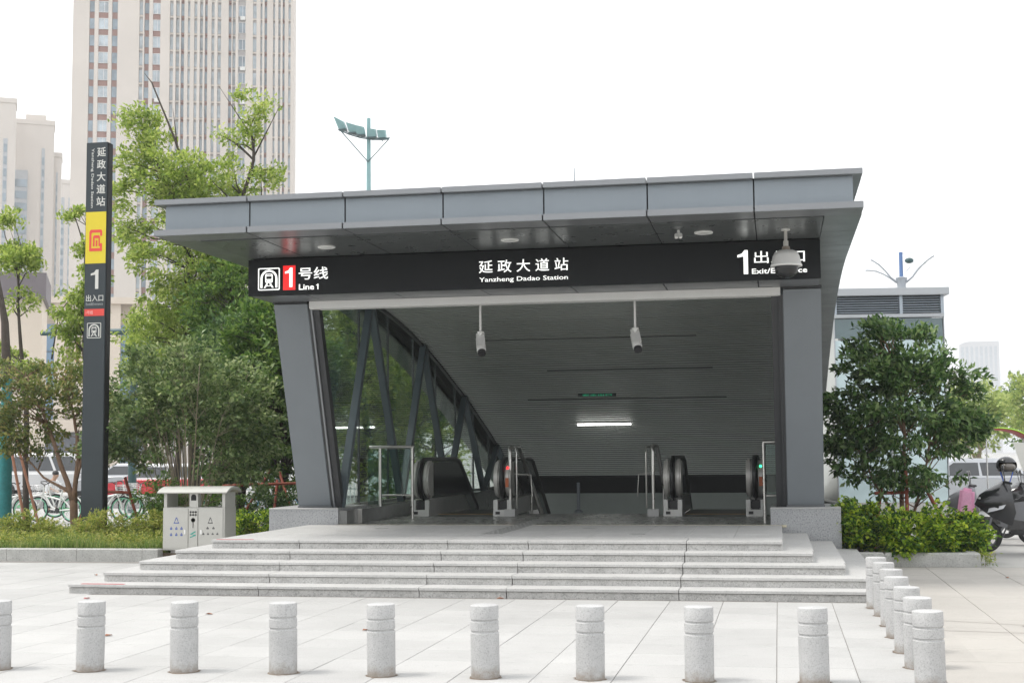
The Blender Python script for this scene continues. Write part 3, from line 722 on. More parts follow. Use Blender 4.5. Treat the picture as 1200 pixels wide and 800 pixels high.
lay(REC, "recycling_mark", M_bprint, t, bx0+.19,bx0+.29,.60,.70,by,.002); lay(REC, "litter_mark", M_bprintd, t, eA+.16,eA+.25,.60,.70,by,.002)
BL = shape_pts([rrect(0,1,0,.6,.1), rrect(.3,.7,.65,1,.1)])
for i in range(3):
    for j in range(2):
        lay(BL, "item_pictogram", M_bprint, t, bx0+.13+i*.09,bx0+.17+i*.09,.40+j*.10,.45+j*.10,by,.002)
for i in range(4): lay(BL, "item_pictogram", M_bprintd, t, eA+.07+i*.08,eA+.105+i*.08,.42,.455,by,.002)
for i in range(2): lay(BL, "item_pictogram", M_bprintd, t, eA+.14+i*.10,eA+.18+i*.10,.51,.55,by,.002)
cxn = (dB+eA)/2
obj("centre_panel", MB().box(dB+.012,eA-.012,by-.004,by+.011,bz+.03,.84), M_bin, t, bevel=.003)
obj("ash_tower", MB().box(dB+.015,eA-.015,by+.012,by+.14,.862,1.09), M_bin, t, bevel=.004)
obj("ash_slot", MB().prismy(arch(cxn-.045,cxn+.045,.97,1.07), by+.008, by+.0118), M_gap, t)
for i in range(3):
    for j in range(2): obj("stub_hole", MB().lathe([(.0,-.006),(.018,-.006),(.018,0)], (cxn-.045+i*.045, by-.004, .74+j*.045), 12, ax='y'), M_bind, t)
obj("ash_knob", MB().lathe([(.0,-.02),(.03,-.018),(.036,0)], (cxn,by-.004,.655), 16, ax='y'), mat("ash_knob", (.10,.06,.04), .5), t)
obj("ash_rod", MB().box(cxn-.006,cxn+.006,by-.012,by-.005,.53,.62), M_bind, t)
lay(shape_pts([[(0,.55),(.8,1),(1,.9),(.3,.45),(1,.5),(.9,.3),(.1,0),(0,.15),(.6,.35)]]), "green_mark", mat("bin_print_green", (.05,.32,.26), .5), t, cxn-.055,cxn+.055,.37,.48,by-.004,.002)
for x in (bx0+.005, bx1-.06): obj("roof_post", MB().box(x,x+.055,by+.03,by+.46,.86,1.10), M_bin, t, bevel=.004)
rp = [(a_, b_-.05) for a_, b_ in [(by-.06,1.135),(by-.07,1.155),(by+.02,1.20),(by+.14,1.235),(by+.27,1.245),(by+.40,1.235),(by+.52,1.19),(by+.56,1.15),(by+.55,1.135),(by+.40,1.185),(by+.27,1.2),(by+.14,1.19),(by+.02,1.155)]]
obj("curved_roof", MB().prismx(rp, bx0-.07, bx1+.06), M_bin, t, smooth=50)

# ================================================================ planter kerbs
kL = thing("planter_kerb", "pale stone kerb along the grass planting by the litter bin", "kerb", (-13, 21.1, 0))
xs = [-19, -17.2, -15.4, -13.6, -12.75, -12.55, -11.3, -10.15, -9.88]
for a, b in zip(xs[:-1], xs[1:]): obj("kerb_stone", MB().cbox(a+.003,b-.003,21.1,21.3,-.02,.195,.012), M_curb, kL)
kR = thing("planter_kerb", "low stone kerb round the leafy hedge beside the bollards", "kerb", (2, 21.05, 0))
for a, b in ((.92,1.49),(1.49,2.83)): obj("kerb_stone", MB().cbox(a+.003,b-.003,21.05,21.23,-.02,.195,.02), M_curb, kR)
obj("kerb_stone", MB().cbox(2.65,2.83,21.233,24.2,-.02,.195,.02), M_curb, kR)
for (x0,x1,y0,y1,nm) in ((-19,-8.69,21.3,29,"planting_soil"),(.92,2.645,21.24,25,"hedge_soil")):
    o = obj(nm, MB().box(x0,x1,y0,y1,-.015,.12), mat("soil", (.10,.075,.05), .95, var=.3, scale=6, bump=.5, bscale=20)); o["kind"] = "structure"
# ================================================================ vegetation
def np_mesh(name, V, F, m, smooth=False):
    me = bpy.data.meshes.new(name); nv, nf = len(V), len(F); k = F.shape[1]
    me.vertices.add(nv); me.vertices.foreach_set("co", V.astype(np.float32).ravel())
    me.loops.add(nf*k); me.loops.foreach_set("vertex_index", F.astype(np.int32).ravel())
    me.polygons.add(nf); me.polygons.foreach_set("loop_start", np.arange(0, nf*k, k, dtype=np.int32))
    try: me.polygons.foreach_set("loop_total", np.full(nf, k, dtype=np.int32))
    except Exception: pass
    me.update(calc_edges=True); me.materials.append(m)
    return me
def leaf_cloud(rs, pos, size, wid, up=.6, out_from=None, fold=.25, droop=0.):
    """folded kite leaves at pos; returns verts, tris"""
    n = len(pos)
    d = rs.normal(size=(n,3))
    if out_from is not None: d += 1.0*(pos-out_from)/(np.linalg.norm(pos-out_from, axis=1, keepdims=True)+1e-6)
    d[:,2] -= droop; d /= np.linalg.norm(d, axis=1, keepdims=True)
    nr = rs.normal(size=(n,3))*.7; nr[:,2] += up*1.6
    nr -= d*(nr*d).sum(1, keepdims=True); nr /= np.linalg.norm(nr, axis=1, keepdims=True)+1e-9
    v = np.cross(nr, d); L = size*rs.uniform(.65, 1.3, (n,1)); W = wid*L/size*rs.uniform(.8, 1.2, (n,1))
    b = pos; mid = pos + d*L*.48
    V = np.stack([b, mid+v*W*.5+nr*W*fold, pos+d*L, mid-v*W*.5+nr*W*fold], 1).reshape(-1,3)
    i = np.arange(n)[:,None]*4
    F = np.concatenate([i+np.array([[0,2,1]]), i+np.array([[0,3,2]])], 1).reshape(-1,3)
    return V, F
def clump_points(rs, blobs, n, shell=.35):
    wts = np.array([b[6] for b in blobs], float); wts /= wts.sum()
    idx = rs.choice(len(blobs), n, p=wts); B = np.array([b[:6] for b in blobs])[idx]
    d = rs.normal(size=(n,3)); d /= np.linalg.norm(d, axis=1, keepdims=True)
    r = rs.uniform(0, 1, (n,1))**shell
    return B[:,:3] + d*r*B[:,3:6]
def add_obj(name, me, parent, kind=None):
    o = bpy.data.objects.new(name, me); COL.objects.link(o); o.parent = parent; o.location = [-a for a in WLOC[parent.name]]
    if kind: o["kind"] = kind
    return o
def plant(name, label, cat, base, trunks, blobs, nclump, per, crad, leaf, wid, lm, bm, seed, group=None, up=.6, limbs=.5, limb_r=.03, shell=.35, extra=(), flat=.6, droop=0., stem_name="trunk", crown="crown"):
    rs = np.random.RandomState(seed); t = thing(name, label, cat, base, group=group)
    cl = clump_points(rs, blobs, nclump, shell)
    # wood: every trunk tapers; limbs leave it towards part of the leaf clumps
    mb = MB(); tp = []
    for pts, r0, r1 in trunks:
        n = len(pts); pp = []
        for i in range(n-1):
            for k in range(4):
                u = (i+k/4)/(n-1); a = np.array(pts[i]) + (np.array(pts[i+1])-np.array(pts[i]))*(k/4); pp.append(tuple(a + rs.normal(size=3)*r0*.15))
        pp.append(pts[-1]); m = len(pp); rad = [r0+(r1-r0)*i/(m-1) for i in range(m)]; rad[0] *= 1.25
        mb.tube(pp, rad, 9); tp += [(np.array(p), rad[i]) for i, p in enumerate(pp)]
    TP = np.array([p for p, _ in tp])
    for c in cl[rs.uniform(size=len(cl)) < limbs]:
        dd = np.linalg.norm(TP-c, axis=1) + np.where(TP[:,2] > c[2]-.15, 3., 0.) + rs.uniform(0, .5, len(TP)); j = int(dd.argmin()); p = TP[j]
        midp = (p+c)/2 + rs.normal(size=3)*.08*np.linalg.norm(c-p) + np.array([0,0,.08*np.linalg.norm(c-p)])
        r = min(limb_r, tp[j][1]*.8)*rs.uniform(.6,1.1)
        mb.tube([p, midp, c], [r, r*.65, r*.22], 5)
    for pts, r0, r1 in extra:
        m = len(pts); mb.tube(pts, [r0+(r1-r0)*i/(m-1) for i in range(m)], 6)
    o = obj(stem_name, mb, bm, t, smooth='raw')
    for p_ in o.data.polygons: p_.use_smooth = True
    k = np.repeat(np.arange(len(cl)), rs.poisson(per, len(cl)))
    off = rs.normal(size=(len(k),3)); off /= np.linalg.norm(off, axis=1, keepdims=True)+1e-9
    cr = crad*rs.uniform(.6,1.3,len(cl))
    off *= (rs.uniform(0,1,(len(k),1))**.5)*cr[k][:,None]; off[:,2] *= flat
    pos = cl[k] + off
    pos = pos[pos[:,2] > base[2]+.02]
    cen = np.array([b[:3] for b in blobs]).mean(0)
    V, F = leaf_cloud(rs, pos, leaf, wid, up, cen, droop=droop)
    add_obj(crown, np_mesh(crown, V, F, lm), t)
    return t
L_bright = leaf_mat("leaf_bright", [(.12,.20,.03),(.20,.30,.05),(.30,.40,.085),(.42,.48,.15)], .5)
L_mid = leaf_mat("leaf_mid", [(.030,.085,.014),(.065,.145,.024),(.115,.21,.038),(.20,.30,.07)], .4)
L_dark = leaf_mat("leaf_dark", [(.022,.06,.017),(.05,.115,.028),(.10,.19,.05),(.24,.33,.13)], .33, rough=.35)
L_grey = leaf_mat("leaf_greyish", [(.055,.105,.032),(.11,.18,.055),(.19,.27,.09),(.37,.43,.22)], .4)
L_hedge = leaf_mat("leaf_hedge", [(.02,.07,.010),(.07,.16,.016),(.22,.36,.025),(.46,.55,.06)], .42, patch=.5, pscale=7.)
L_olive = leaf_mat("leaf_olive", [(.065,.105,.026),(.12,.17,.04),(.19,.23,.06),(.30,.25,.10)], .4)
L_pale = leaf_mat("leaf_pale", [(.16,.24,.07),(.24,.33,.09),(.34,.42,.13),(.44,.50,.19)], .42)
B_bark = mat("bark_grey", (.135,.115,.095), .9, var=.25, scale=14, bump=.5, bscale=40)
B_dark = mat("bark_dark", (.065,.052,.042), .9, var=.25, scale=14, bump=.5, bscale=40)
B_brown = mat("bark_brown", (.21,.13,.085), .85, var=.25, scale=14, bump=.4, bscale=40)
B_pale = mat("bark_pale", (.30,.25,.18), .85, var=.2, scale=14)

# tall fresh green tree behind the canopy
bx, by_ = -14.1, 32.0
plant("tall_tree", "tall bright green tree with bare upper twigs rising above the canopy", "tree", (bx,by_,0),
    [([(bx,by_,0),(bx+.05,by_,2.5),(bx-.05,by_,5.2),(bx-.2,by_,7.4)], .16, .07), ([(bx-.1,by_,5.4),(bx+.9,by_+.1,7.2),(bx+1.55,by_,9.0),(bx+1.45,by_,9.9)], .075, .02), ([(bx-.1,by_,6.6),(bx-.7,by_,8.4),(bx-1.45,by_,9.9)], .06, .015)],
    [(bx-.2,by_,6.9,1.55,1.4,1.35,3.6),(bx+1.0,by_,6.9,1.35,1.2,.95,3.0),(bx-.6,by_,8.5,1.15,1.0,.9,2.2),(bx-1.6,by_,10.15,.55,.5,.3,.55),(bx-1.15,by_,9.6,.6,.5,.4,.6),(bx-1.6,by_,9.1,.6,.5,.4,.55),(bx-1.95,by_,8.2,.55,.5,.4,.5),(bx-1.6,by_,7.2,.6,.5,.4,.55),(bx+.35,by_,8.5,.9,.8,.8,1.1),
     (bx+1.5,by_,10.4,.58,.5,.40,.42),(bx+1.15,by_,9.6,.6,.5,.25,.18),(bx+1.65,by_,8.6,.75,.6,.2,.42),(bx+1.4,by_,8.0,.5,.5,.3,.2),(bx-.3,by_,5.4,1.5,1.2,.9,2.0),(bx+.9,by_,5.5,1.3,1.1,.9,1.7),(bx-.9,by_,4.5,1.2,1.1,.7,1.0),(bx+2.3,by_,7.2,.35,.3,.3,.14)],
    480, 66, .32, .12, .056, L_bright, B_dark, 11, limbs=.3, limb_r=.03, flat=.75,
    extra=[([(bx-.1,by_,8.3),(bx-.55,by_,9.6),(bx-1.2,by_,11.1),(bx-1.4,by_,11.35)], .045, .006), ([(bx-.5,by_,9.5),(bx-.62,by_,10.4)], .02, .005), ([(bx+1.3,by_,7.6),(bx+1.75,by_,8.0),(bx+1.72,by_,8.6)], .025, .008), ([(bx+1.5,by_,9.0),(bx+2.2,by_,10.3)], .025, .006), ([(bx+1.4,by_,9.7),(bx+.6,by_,10.9)], .02, .005)])
# darker trees between the canopy and the multi-stemmed shrub
def mid_tree(x, y, h, rad, seed, lb, lm, nc=210, z0=1.8, gr="trees along the canopy's glass side", per=60, leaf=.13):
    plant("broadleaf_tree", lb, "tree", (x,y,0), [([(x,y,0),(x+.06,y,h*.35),(x-.05,y,h*.75)], .11, .04)],
        [(x,y,(h+z0)/2,rad,rad,(h-z0)/2,3),(x-.35*rad,y,h*.78,rad*.65,rad*.65,h*.16,1.2),(x+.45*rad,y,h*.62,rad*.7,rad*.7,h*.2,1.2)],
        nc, per, .34, leaf, .062, lm, B_dark, seed, limbs=.4, group=gr)
mid_tree(-12.5, 31.0, 6.7, 1.25, 21, "mid green tree just outside the canopy's overhang, showing above the shrub", L_mid, 230)
mid_tree(-10.4, 28.2, 5.3, 1.25, 22, "dense dark tree close against the leaning column", L_mid, 330, z0=.6)
mid_tree(-11.9, 29.6, 4.9, 1.2, 23, "dark tree behind the grey-green multi-stemmed shrub", L_dark, 260, z0=.6)
mid_tree(-15.2, 33.5, 5.7, 1.35, 24, "light green tree between the pylon and the shrub", L_bright, 170, z0=3.4)
mid_tree(-9.95, 32.5, 6.0, 1.45, 25, "green tree seen through the first glass panes", L_bright, 260, z0=.5)
mid_tree(-10.1, 36.5, 5.6, 1.5, 26, "green tree seen through the glass between the strut pairs", L_mid, 220, z0=.5)
mid_tree(-10.3, 41.0, 5.2, 1.6, 27, "farthest tree seen through the glass wall", L_bright, 200, z0=.5)
# crape-myrtle blossom spray on the dark tree
rs = np.random.RandomState(3)
V, F = leaf_cloud(rs, np.array([-9.75,26.9,4.15]) + rs.normal(size=(60,3))*.05, .05, .04, .6)
t = thing("pink_blossom", "small spray of pink blossom beside the leaning column", "blossom", (-9.75,26.9,4.0)); add_obj("petals", np_mesh("petals", V, F, leaf_mat("petal", [(.45,.12,.25),(.55,.2,.35)], .3)), t)
obj("twig", MB().tube([(-10.3,27.9,3.7),(-9.9,27.2,3.95),(-9.75,26.9,4.15)], [.014,.01,.004], 5), B_dark, t)
# grey-green multi-stemmed shrub behind the bin
sx, sy = -11.05, 24.9; rs = np.random.RandomState(31)
stems = []
for i in range(34):
    a = rs.uniform(0, 6.283); r = rs.uniform(.25, 1.75); h = rs.uniform(2.6, 3.9)*(1-.07*r)
    tx, ty = sx+r*math.cos(a)*1.05, sy+r*math.sin(a)*.7
    stems.append(([(sx+.14*math.cos(a), sy+.14*math.sin(a), .1), (sx+.42*(tx-sx), sy+.4*(ty-sy), h*.40), (tx, ty, h)], rs.uniform(.012,.022), .005))
plant("multi_stem_shrub", "big grey-green shrub with many thin pale stems behind the litter bin", "shrub", (sx,sy,.1), stems,
    [(sx,sy,2.75,1.8,1.2,1.15,3),(sx-.9,sy-.1,2.2,1.0,.8,.8,1.2),(sx+.9,sy,2.5,1.0,.9,.95,1.3),(sx-.1,sy-.3,3.3,1.2,.8,.65,1.2),(sx-1.5,sy-.3,1.9,.6,.5,.35,.4),(sx+1.1,sy,1.5,.8,.7,.5,.5)],
    480, 32, .22, .10, .055, L_grey, B_pale, 32, limbs=.5, limb_r=.008, shell=.5, stem_name="stems")
# slender young trees at the picture edge
def slender(x, y, tr, bl, n, seed, lb, ex=()):
    plant("young_tree", lb, "tree", (x,y,0), tr, bl, n, 62, .27, .11, .055, L_bright, B_dark, seed, limbs=.5, limb_r=.02, group="young trees by the road", extra=ex)
x, y = -15.9, 28.6
slender(x, y, [([(x+.98,y,0),(x+.86,y,2.4),(x+.7,y,4.0),(x+.66,y,5.4),(x+.7,y,6.9)], .075, .015)],
    [(x+.55,y,5.0,.6,.5,.55,2),(x+.75,y,5.7,.38,.35,.3,.7),(x+.72,y,6.4,.24,.24,.2,.25),(x+.4,y,7.2,.26,.2,.22,.3),(x+.3,y,4.3,.45,.4,.4,1)], 62, 41, "thin young tree next to the pylon, leaves in separate tufts",
    [([(x+.66,y,6.4),(x+.45,y,7.0),(x+.3,y,7.35)], .02,.006), ([(x+.7,y,6.5),(x+.95,y,7.1)], .012,.004), ([(x-.1,y,3.9),(x+.05,y,4.9),(x+.5,y,5.5)], .02,.006)])
x, y = -16.9, 29.2
slender(x, y, [([(x,y,0),(x-.05,y,3.0),(x-.25,y,4.6),(x-.35,y,6.0)], .075, .02)],
    [(x-.35,y,6.3,.6,.5,.4,1.6),(x-.3,y,5.3,.35,.3,.25,.5),(x-.5,y,7.1,.3,.3,.3,.4),(x-.7,y,4.2,.6,.5,.4,.9),(x+.1,y,3.7,.6,.5,.35,.8)], 70, 42, "thin young tree at the very edge of the picture")
# low olive tree with brown forked limbs, beside the pylon
x, y = -13.75, 25.6
plant("olive_tree", "spreading olive-leaved tree with forked brown limbs beside the pylon", "tree", (x,y,.1),
    [([(x,y,.1),(x-.05,y,.9)], .085, .075), ([(x-.05,y,.85),(x-.35,y,1.6),(x-.75,y,2.6),(x-1.1,y,3.3)], .06, .015), ([(x-.03,y,.8),(x+.05,y,1.7),(x-.05,y,2.5),(x-.35,y,3.4)], .055, .012), ([(x-.1,y,1.0),(x-.7,y,1.3),(x-1.2,y,1.8)], .035, .01), ([(x,y,1.2),(x+.25,y,2.2),(x+.35,y,3.2)], .035, .01)],
    [(x-1.0,y,2.9,.85,.7,.75,2.2),(x-.1,y,2.9,.6,.6,.7,1.4),(x-.9,y,2.1,.75,.6,.35,.9),(x-1.6,y,2.3,.5,.4,.5,.8),(x-.15,y,1.75,.4,.4,.25,.4),(x+.25,y,2.7,.4,.4,.8,.8),(x-1.6,y,3.4,.4,.4,.35,.5)],
    150, 44, .24, .095, .055, L_olive, B_brown, 43, limbs=.6, limb_r=.018)
# evergreen bush tree by the plain column, with the hedge below it
x, y = 2.0, 23.4
plant("evergreen_tree", "dense rounded evergreen tree with red stakes beside the plain column", "tree", (x,y,.1),
    [([(x,y,.1),(x-.05,y,.9),(x+.03,y,1.9),(x-.05,y,3.0)], .045, .02), ([(x+.02,y,.3),(x+.3,y,1.2),(x+.5,y,2.3)], .03, .01), ([(x-.02,y,.4),(x-.5,y,1.2),(x-.75,y,2.0)], .028, .01)],
    [(x-.05,y,2.3,1.05,1.0,.8,2.6),(x-.45,y,3.0,.65,.65,.6,1.5),(x+.35,y,3.0,.5,.5,.5,.9),(x-.85,y,1.75,.5,.5,.5,.9),(x+.8,y,2.0,.5,.55,.45,.8),(x,y-.2,1.3,.95,.8,.35,1.0),(x+1.2,y,2.1,.22,.25,.16,.22),(x+1.05,y,2.75,.25,.25,.3,.3),(x-.25,y,3.62,.35,.35,.18,.4),(x+.3,y,3.55,.25,.25,.15,.2),(x-1.1,y,2.5,.25,.25,.3,.25)],
    330, 42, .21, .12, .052, L_dark, B_brown, 51, limbs=.5, limb_r=.014)
plant("round_hedge", "low hedge of glossy yellow-green leaves under the evergreen tree", "hedge", (1.8,22.1,.1), [([(1.8,22.1,.1),(1.8,22.1,.5)], .02, .01), ([(2.4,22.0,.1),(2.4,22.0,.5)], .02, .01), ([(1.2,22.1,.1),(1.2,22.1,.5)], .02, .01)],
    [(1.3,21.75,.50,.45,.6,.42,1),(1.85,21.6,.44,.5,.6,.40,1),(2.4,21.65,.46,.5,.6,.42,1),(2.75,21.75,.40,.3,.5,.36,.6),(1.05,21.9,.55,.25,.5,.38,.4),(1.85,21.15,.30,.35,.2,.2,.25)],
    380, 40, .13, .075, .045, L_hedge, B_brown, 52, limbs=.3, limb_r=.006, up=.9, stem_name="stems")
# shrubs and hedge by the litter bin
plant("round_shrub", "rounded light green shrub between the litter bin and the stone plinth", "shrub", (-8.95,23.3,.1), [([(-8.95,23.3,.1),(-8.95,23.3,.45)], .02, .008)],
    [(-8.95,23.3,.42,.55,.5,.36,1),(-9.35,23.5,.4,.35,.4,.3,.5)], 110, 42, .13, .065, .03, L_hedge, B_brown, 53, limbs=.3, limb_r=.006, stem_name="stems")
for i, (x, lb) in enumerate(((-9.6,"dark clipped hedge behind the litter bin's curved roof"),(-11.6,"dark hedge below the many-stemmed shrub"))):
    plant("clipped_hedge", lb, "hedge", (x,26.6,.1), [([(x,26.6,.1),(x,26.6,.6)], .02, .008)], [(x-.5,26.6,.6,.55,.4,.5,1),(x,26.6,.62,.55,.4,.5,1),(x+.5,26.6,.6,.6,.4,.5,1)], 150, 40, .15, .07, .03, L_mid if i else L_dark, B_brown, 54+i, limbs=.2, limb_r=.006, stem_name="stems", group="clipped hedges behind the bin")
for i, (x, y, lb) in enumerate(((-13.4,23.3,"small yellow-green bush left of the pylon foot"),(-11.9,23.2,"small yellow-green bush right of the pylon foot"),(-10.9,23.6,"small yellow-green bush behind the grass near the bin"),(-11.35,24.2,"taller dark green bush left of the litter bin's roof"))):
    plant("low_bush", lb, "bush", (x,y,.1), [([(x,y,.1),(x,y,.4)], .015, .006)], [(x-.3,y,.38,.4,.35,.26,1),(x+.3,y,.36,.4,.35,.25,1),(x,y,.5,.35,.3,.26,.8)] if i < 3 else [(x,y,.7,.42,.4,.6,1),(x+.2,y,1.0,.3,.3,.4,.6)], 95, 36, .14, .07, .026, leaf_mat("leaf_yellowgreen", [(.10,.16,.025),(.19,.26,.045),(.32,.36,.075),(.44,.42,.12)], .42) if i < 3 else L_mid, B_brown, 60+i, limbs=.5, limb_r=.006, stem_name="stems", group="low bushes in the planting")
# grass: nobody could count it
rs = np.random.RandomState(70); n = 30000
gx = rs.uniform(-16.5, -9.75, n); gy = 21.34 + rs.uniform(0,1,n)**1.6*5.0
gh = rs.uniform(.10,.26,n)*(1+.35*np.sin(gx*3.1)*np.cos(gy*2.3)); a = rs.uniform(0,6.283,n); ln = rs.uniform(.02,.12,n)
b0 = np.stack([gx,gy,np.full(n,.115)],1); sd_ = np.stack([np.cos(a+1.57),np.sin(a+1.57),0*a],1)*.006
tip = b0 + np.stack([np.cos(a)*ln, np.sin(a)*ln, gh],1); midp = b0 + np.stack([np.cos(a)*ln*.3, np.sin(a)*ln*.3, gh*.6],1)
V = np.stack([b0-sd_, b0+sd_, midp+sd_*.8, midp-sd_*.8, tip],1).reshape(-1,3); i = np.arange(n)[:,None]*5
F = np.concatenate([i+np.array([[0,1,2]]), i+np.array([[0,2,3]]), i+np.array([[3,2,4]])],1).reshape(-1,3)
go = bpy.data.objects.new("grass", np_mesh("grass", V, F, leaf_mat("grass_blade", [(.08,.15,.025),(.14,.23,.05),(.22,.31,.08),(.36,.37,.15)], .4))); COL.objects.link(go)
tag(go, "short green grass in the planting behind the kerb", "grass", kind="stuff")
rs = np.random.RandomState(71); n = 2600
cp = np.stack([rs.uniform(-16.5,-9.9,n), 21.5+rs.uniform(0,1,n)**1.3*3.5, rs.uniform(.2,.34,n)],1); k = np.repeat(np.arange(n), 9)
V, F = leaf_cloud(rs, cp[k]+rs.normal(size=(len(k),3))*.05, .06, .022, .5)
go = bpy.data.objects.new("weeds", np_mesh("weeds", V, F, MATS["leaf_yellowgreen"])); COL.objects.link(go); tag(go, "low leafy weeds growing among the grass", "weeds", kind="stuff")
rs = np.random.RandomState(72); n = 160
cp = np.stack([2.9+rs.normal(size=n)*.07, 21.15+rs.normal(size=n)*.06, .04+rs.uniform(0,.16,n)],1)
V, F = leaf_cloud(rs, cp, .07, .015, .4); t = thing("kerb_weed", "wispy weed tuft growing at the end of the low kerb", "weed", (2.9,21.15,0)); add_obj("leaves", np_mesh("leaves", V, F, MATS["leaf_yellowgreen"]), t)
obj("stem", MB().tube([(2.9,21.15,0),(2.93,21.13,.15),(3.05,21.1,.2)], [.006,.004,.002], 5), B_pale, t)
# tree stakes painted red-brown
M_stake = mat("stake_red", (.30,.075,.045), .75, var=.25, scale=9); M_stake2 = mat("stake_pale", (.42,.20,.13), .75, var=.25, scale=9)
def stakes(lb, legs, m_, cross=()):
    p = legs[0][0]; t = thing("tree_stakes", lb, "tree stakes", (p[0],p[1],0), group="tripod tree stakes")
    for a, b in legs: obj("stake", MB().tube([a,b], .03, 8), m_, t, smooth=50)
    for a, b in cross: obj("cross_bar", MB().tube([a,b], .028, 8), m_, t, smooth=50)
stakes("red stakes propping the evergreen tree above the yellow-green hedge", [((1.45,22.9,.1),(1.62,23.2,1.1)),((1.98,22.75,.1),(2.0,23.1,1.35)),((2.75,22.9,.1),(2.3,23.2,1.1))], M_stake, [((1.5,23.0,1.0),(2.1,23.05,1.02))])
stakes("reddish stakes leaning together beside the pylon's foot", [((-13.35,24.9,.1),(-13.05,24.9,1.35)),((-13.0,24.95,.1),(-12.95,25.0,1.3)),((-12.0,25.0,.1),(-12.45,25.1,1.3))], M_stake, [((-13.2,24.95,1.05),(-12.3,25.0,1.0))])
stakes("pale reddish stakes around the teal-wrapped trunk", [((-15.6,27.0,.1),(-16.05,27.0,2.1)),((-15.3,27.05,.1),(-15.95,27.1,2.1))], M_stake2)
stakes("dark red stakes holding the trees behind the litter bin", [((-10.7,26.1,.1),(-10.2,27.0,1.4)),((-9.3,26.2,.1),(-10.0,27.0,1.35)),((-9.75,25.9,.1),(-9.9,26.6,1.2))], M_stake, [((-10.9,26.2,1.1),(-9.2,26.25,1.15))])
t = thing("wrapped_trunk", "tree trunk bandaged in teal wrapping at the picture edge", "tree trunk", (-16.2,27.1,0))
mb = MB(); zs = [0.1+.08*i for i in range(42)]; mb.lathe([(.155-.0012*i+(.006 if i % 2 else 0), z) for i, z in enumerate(zs)], (-16.22,27.15,0), 20)
obj("wrapping", mb, mat("teal_wrap", (.03,.21,.22), .8, var=.2, scale=9), t, smooth=60)
obj("trunk", MB().tube([(-16.22,27.15,3.3),(-16.3,27.15,4.6),(-16.5,27.15,5.6)], [.11,.08,.04], 8), B_dark, t, smooth=60)

# a few fallen leaves and scraps on the paving
M_dead = mat("dead_leaf", (.30,.13,.07), .8); M_scrap = mat("red_scrap", (.50,.12,.12), .7)
random.seed(12)
FL = [(-5.96,14.0,0,"fallen brown leaf between the two bollards nearest the picture edge"),(-3.9,12.9,0,"fallen brown leaf between the third and fourth bollards"),(-8.1,15.4,1,"red paper scrap in front of the lowest step's end"),(-6.2,12.2,0,"dry brown leaf lying on the paving before the steps"),(-3.2,15.9,0,"tan leaf against the lowest riser"),(-9.6,18.5,0,"brown leaf on the paving near the kerb"),(2.9,19.2,0,"dry leaf on the walkway below the hedge kerb")]
for x, y, k, lb in FL:
    a = random.uniform(0,6.28); c_, s_ = math.cos(a), math.sin(a); q = .045
    pts = [(x+q*(u_*c_-v_*s_), y+q*(u_*s_+v_*c_), z_) for u_, v_, z_ in ((-1,0,.006),(-.2,.5,.022),(.6,.4,.016),(1.1,0,.008),(.5,-.45,.02),(-.3,-.5,.014),(0,0,.006))]
    o = obj("fallen_leaf" if not k else "paper_scrap", MB().add(pts, [(6,0,1),(6,1,2),(6,2,3),(6,3,4),(6,4,5),(6,5,0)]), M_scrap if k else M_dead)
    tag(o, lb, "scrap" if k else "leaf")
# ================================================================ buildings behind
def facing(px, D, extra=0.):
    """ground point D metres out along the bearing of picture column px, and the turn that faces a front towards the viewer"""
    az = _yaw - math.atan((px-600)/1624.)
    dd = D*math.sqrt(1+((px-600)/1624.)**2)
    return (-math.sin(az)*dd, math.cos(az)*dd), az + extra
M_beige = mat("tower_stone", (.60,.55,.50), .8, var=.05, scale=.12)
M_brown = mat("spandrel_red_brown", (.30,.17,.14), .7, var=.1, scale=.4)
M_spgrey = mat("spandrel_grey", (.42,.40,.39), .7, var=.1, scale=.4)
M_win = mat("tower_window", (.22,.28,.33), .12, spec=.8, var=.45, scale=.35)
M_winl = mat("tower_window_light", (.40,.46,.50), .15, spec=.8, var=.35, scale=.45)
M_wframe = mat("window_frame_white", (.62,.62,.62), .5)
M_ac = mat("ac_white", (.7,.7,.68), .6)
(tx, ty), taz = facing(211, 235, R(-6))
tw = thing("apartment_tower", "tall beige apartment tower with closely set vertical fins", "tower", (tx,ty,0), taz)
U = .0434; W0 = 865*U; FH = 2.98; NF = 34
def u(z): return (z-275)*U - W0/2
strips = [(338,358,'b'),(373,411,'w'),(425,447,'b'),(531,546,'n'),(551,569,'b'),(583,613,'w'),(650,664,'n'),(674,688,'n'),(694,706,'r'),(720,729,'n'),(745,757,'n'),(768,780,'n'),(787,797,'r'),(813,825,'n'),(837,850,'n'),(880,892,'r'),(896,908,'n'),(918,947,'w'),(976,990,'n'),(1006,1014,'n'),(1022,1032,'r'),(1056,1064,'n'),(1077,1086,'n'),(1094,1102,'r'),(1117,1126,'n')]
obj("core", MB().box(-W0/2+.2, W0/2-.2, .75, 22, 0, NF*FH), M_beige, tw, local=True)
edges = [275] + [q for s_ in strips for q in s_[:2]] + [1140]
for a, b in zip(edges[0::2], edges[1::2]):
    dep = -.35 if (b-a) < 14 else 0.
    obj("pier", MB().box(u(a), u(b), dep, .76, 0, NF*FH+.5), M_beige, tw, local=True)
    if b-a > 40:
        for f in range(6, NF): pass
def wmesh(wd, kind):
    mb = MB().box(0, wd, .30, .38, .95, FH-.15); return mb
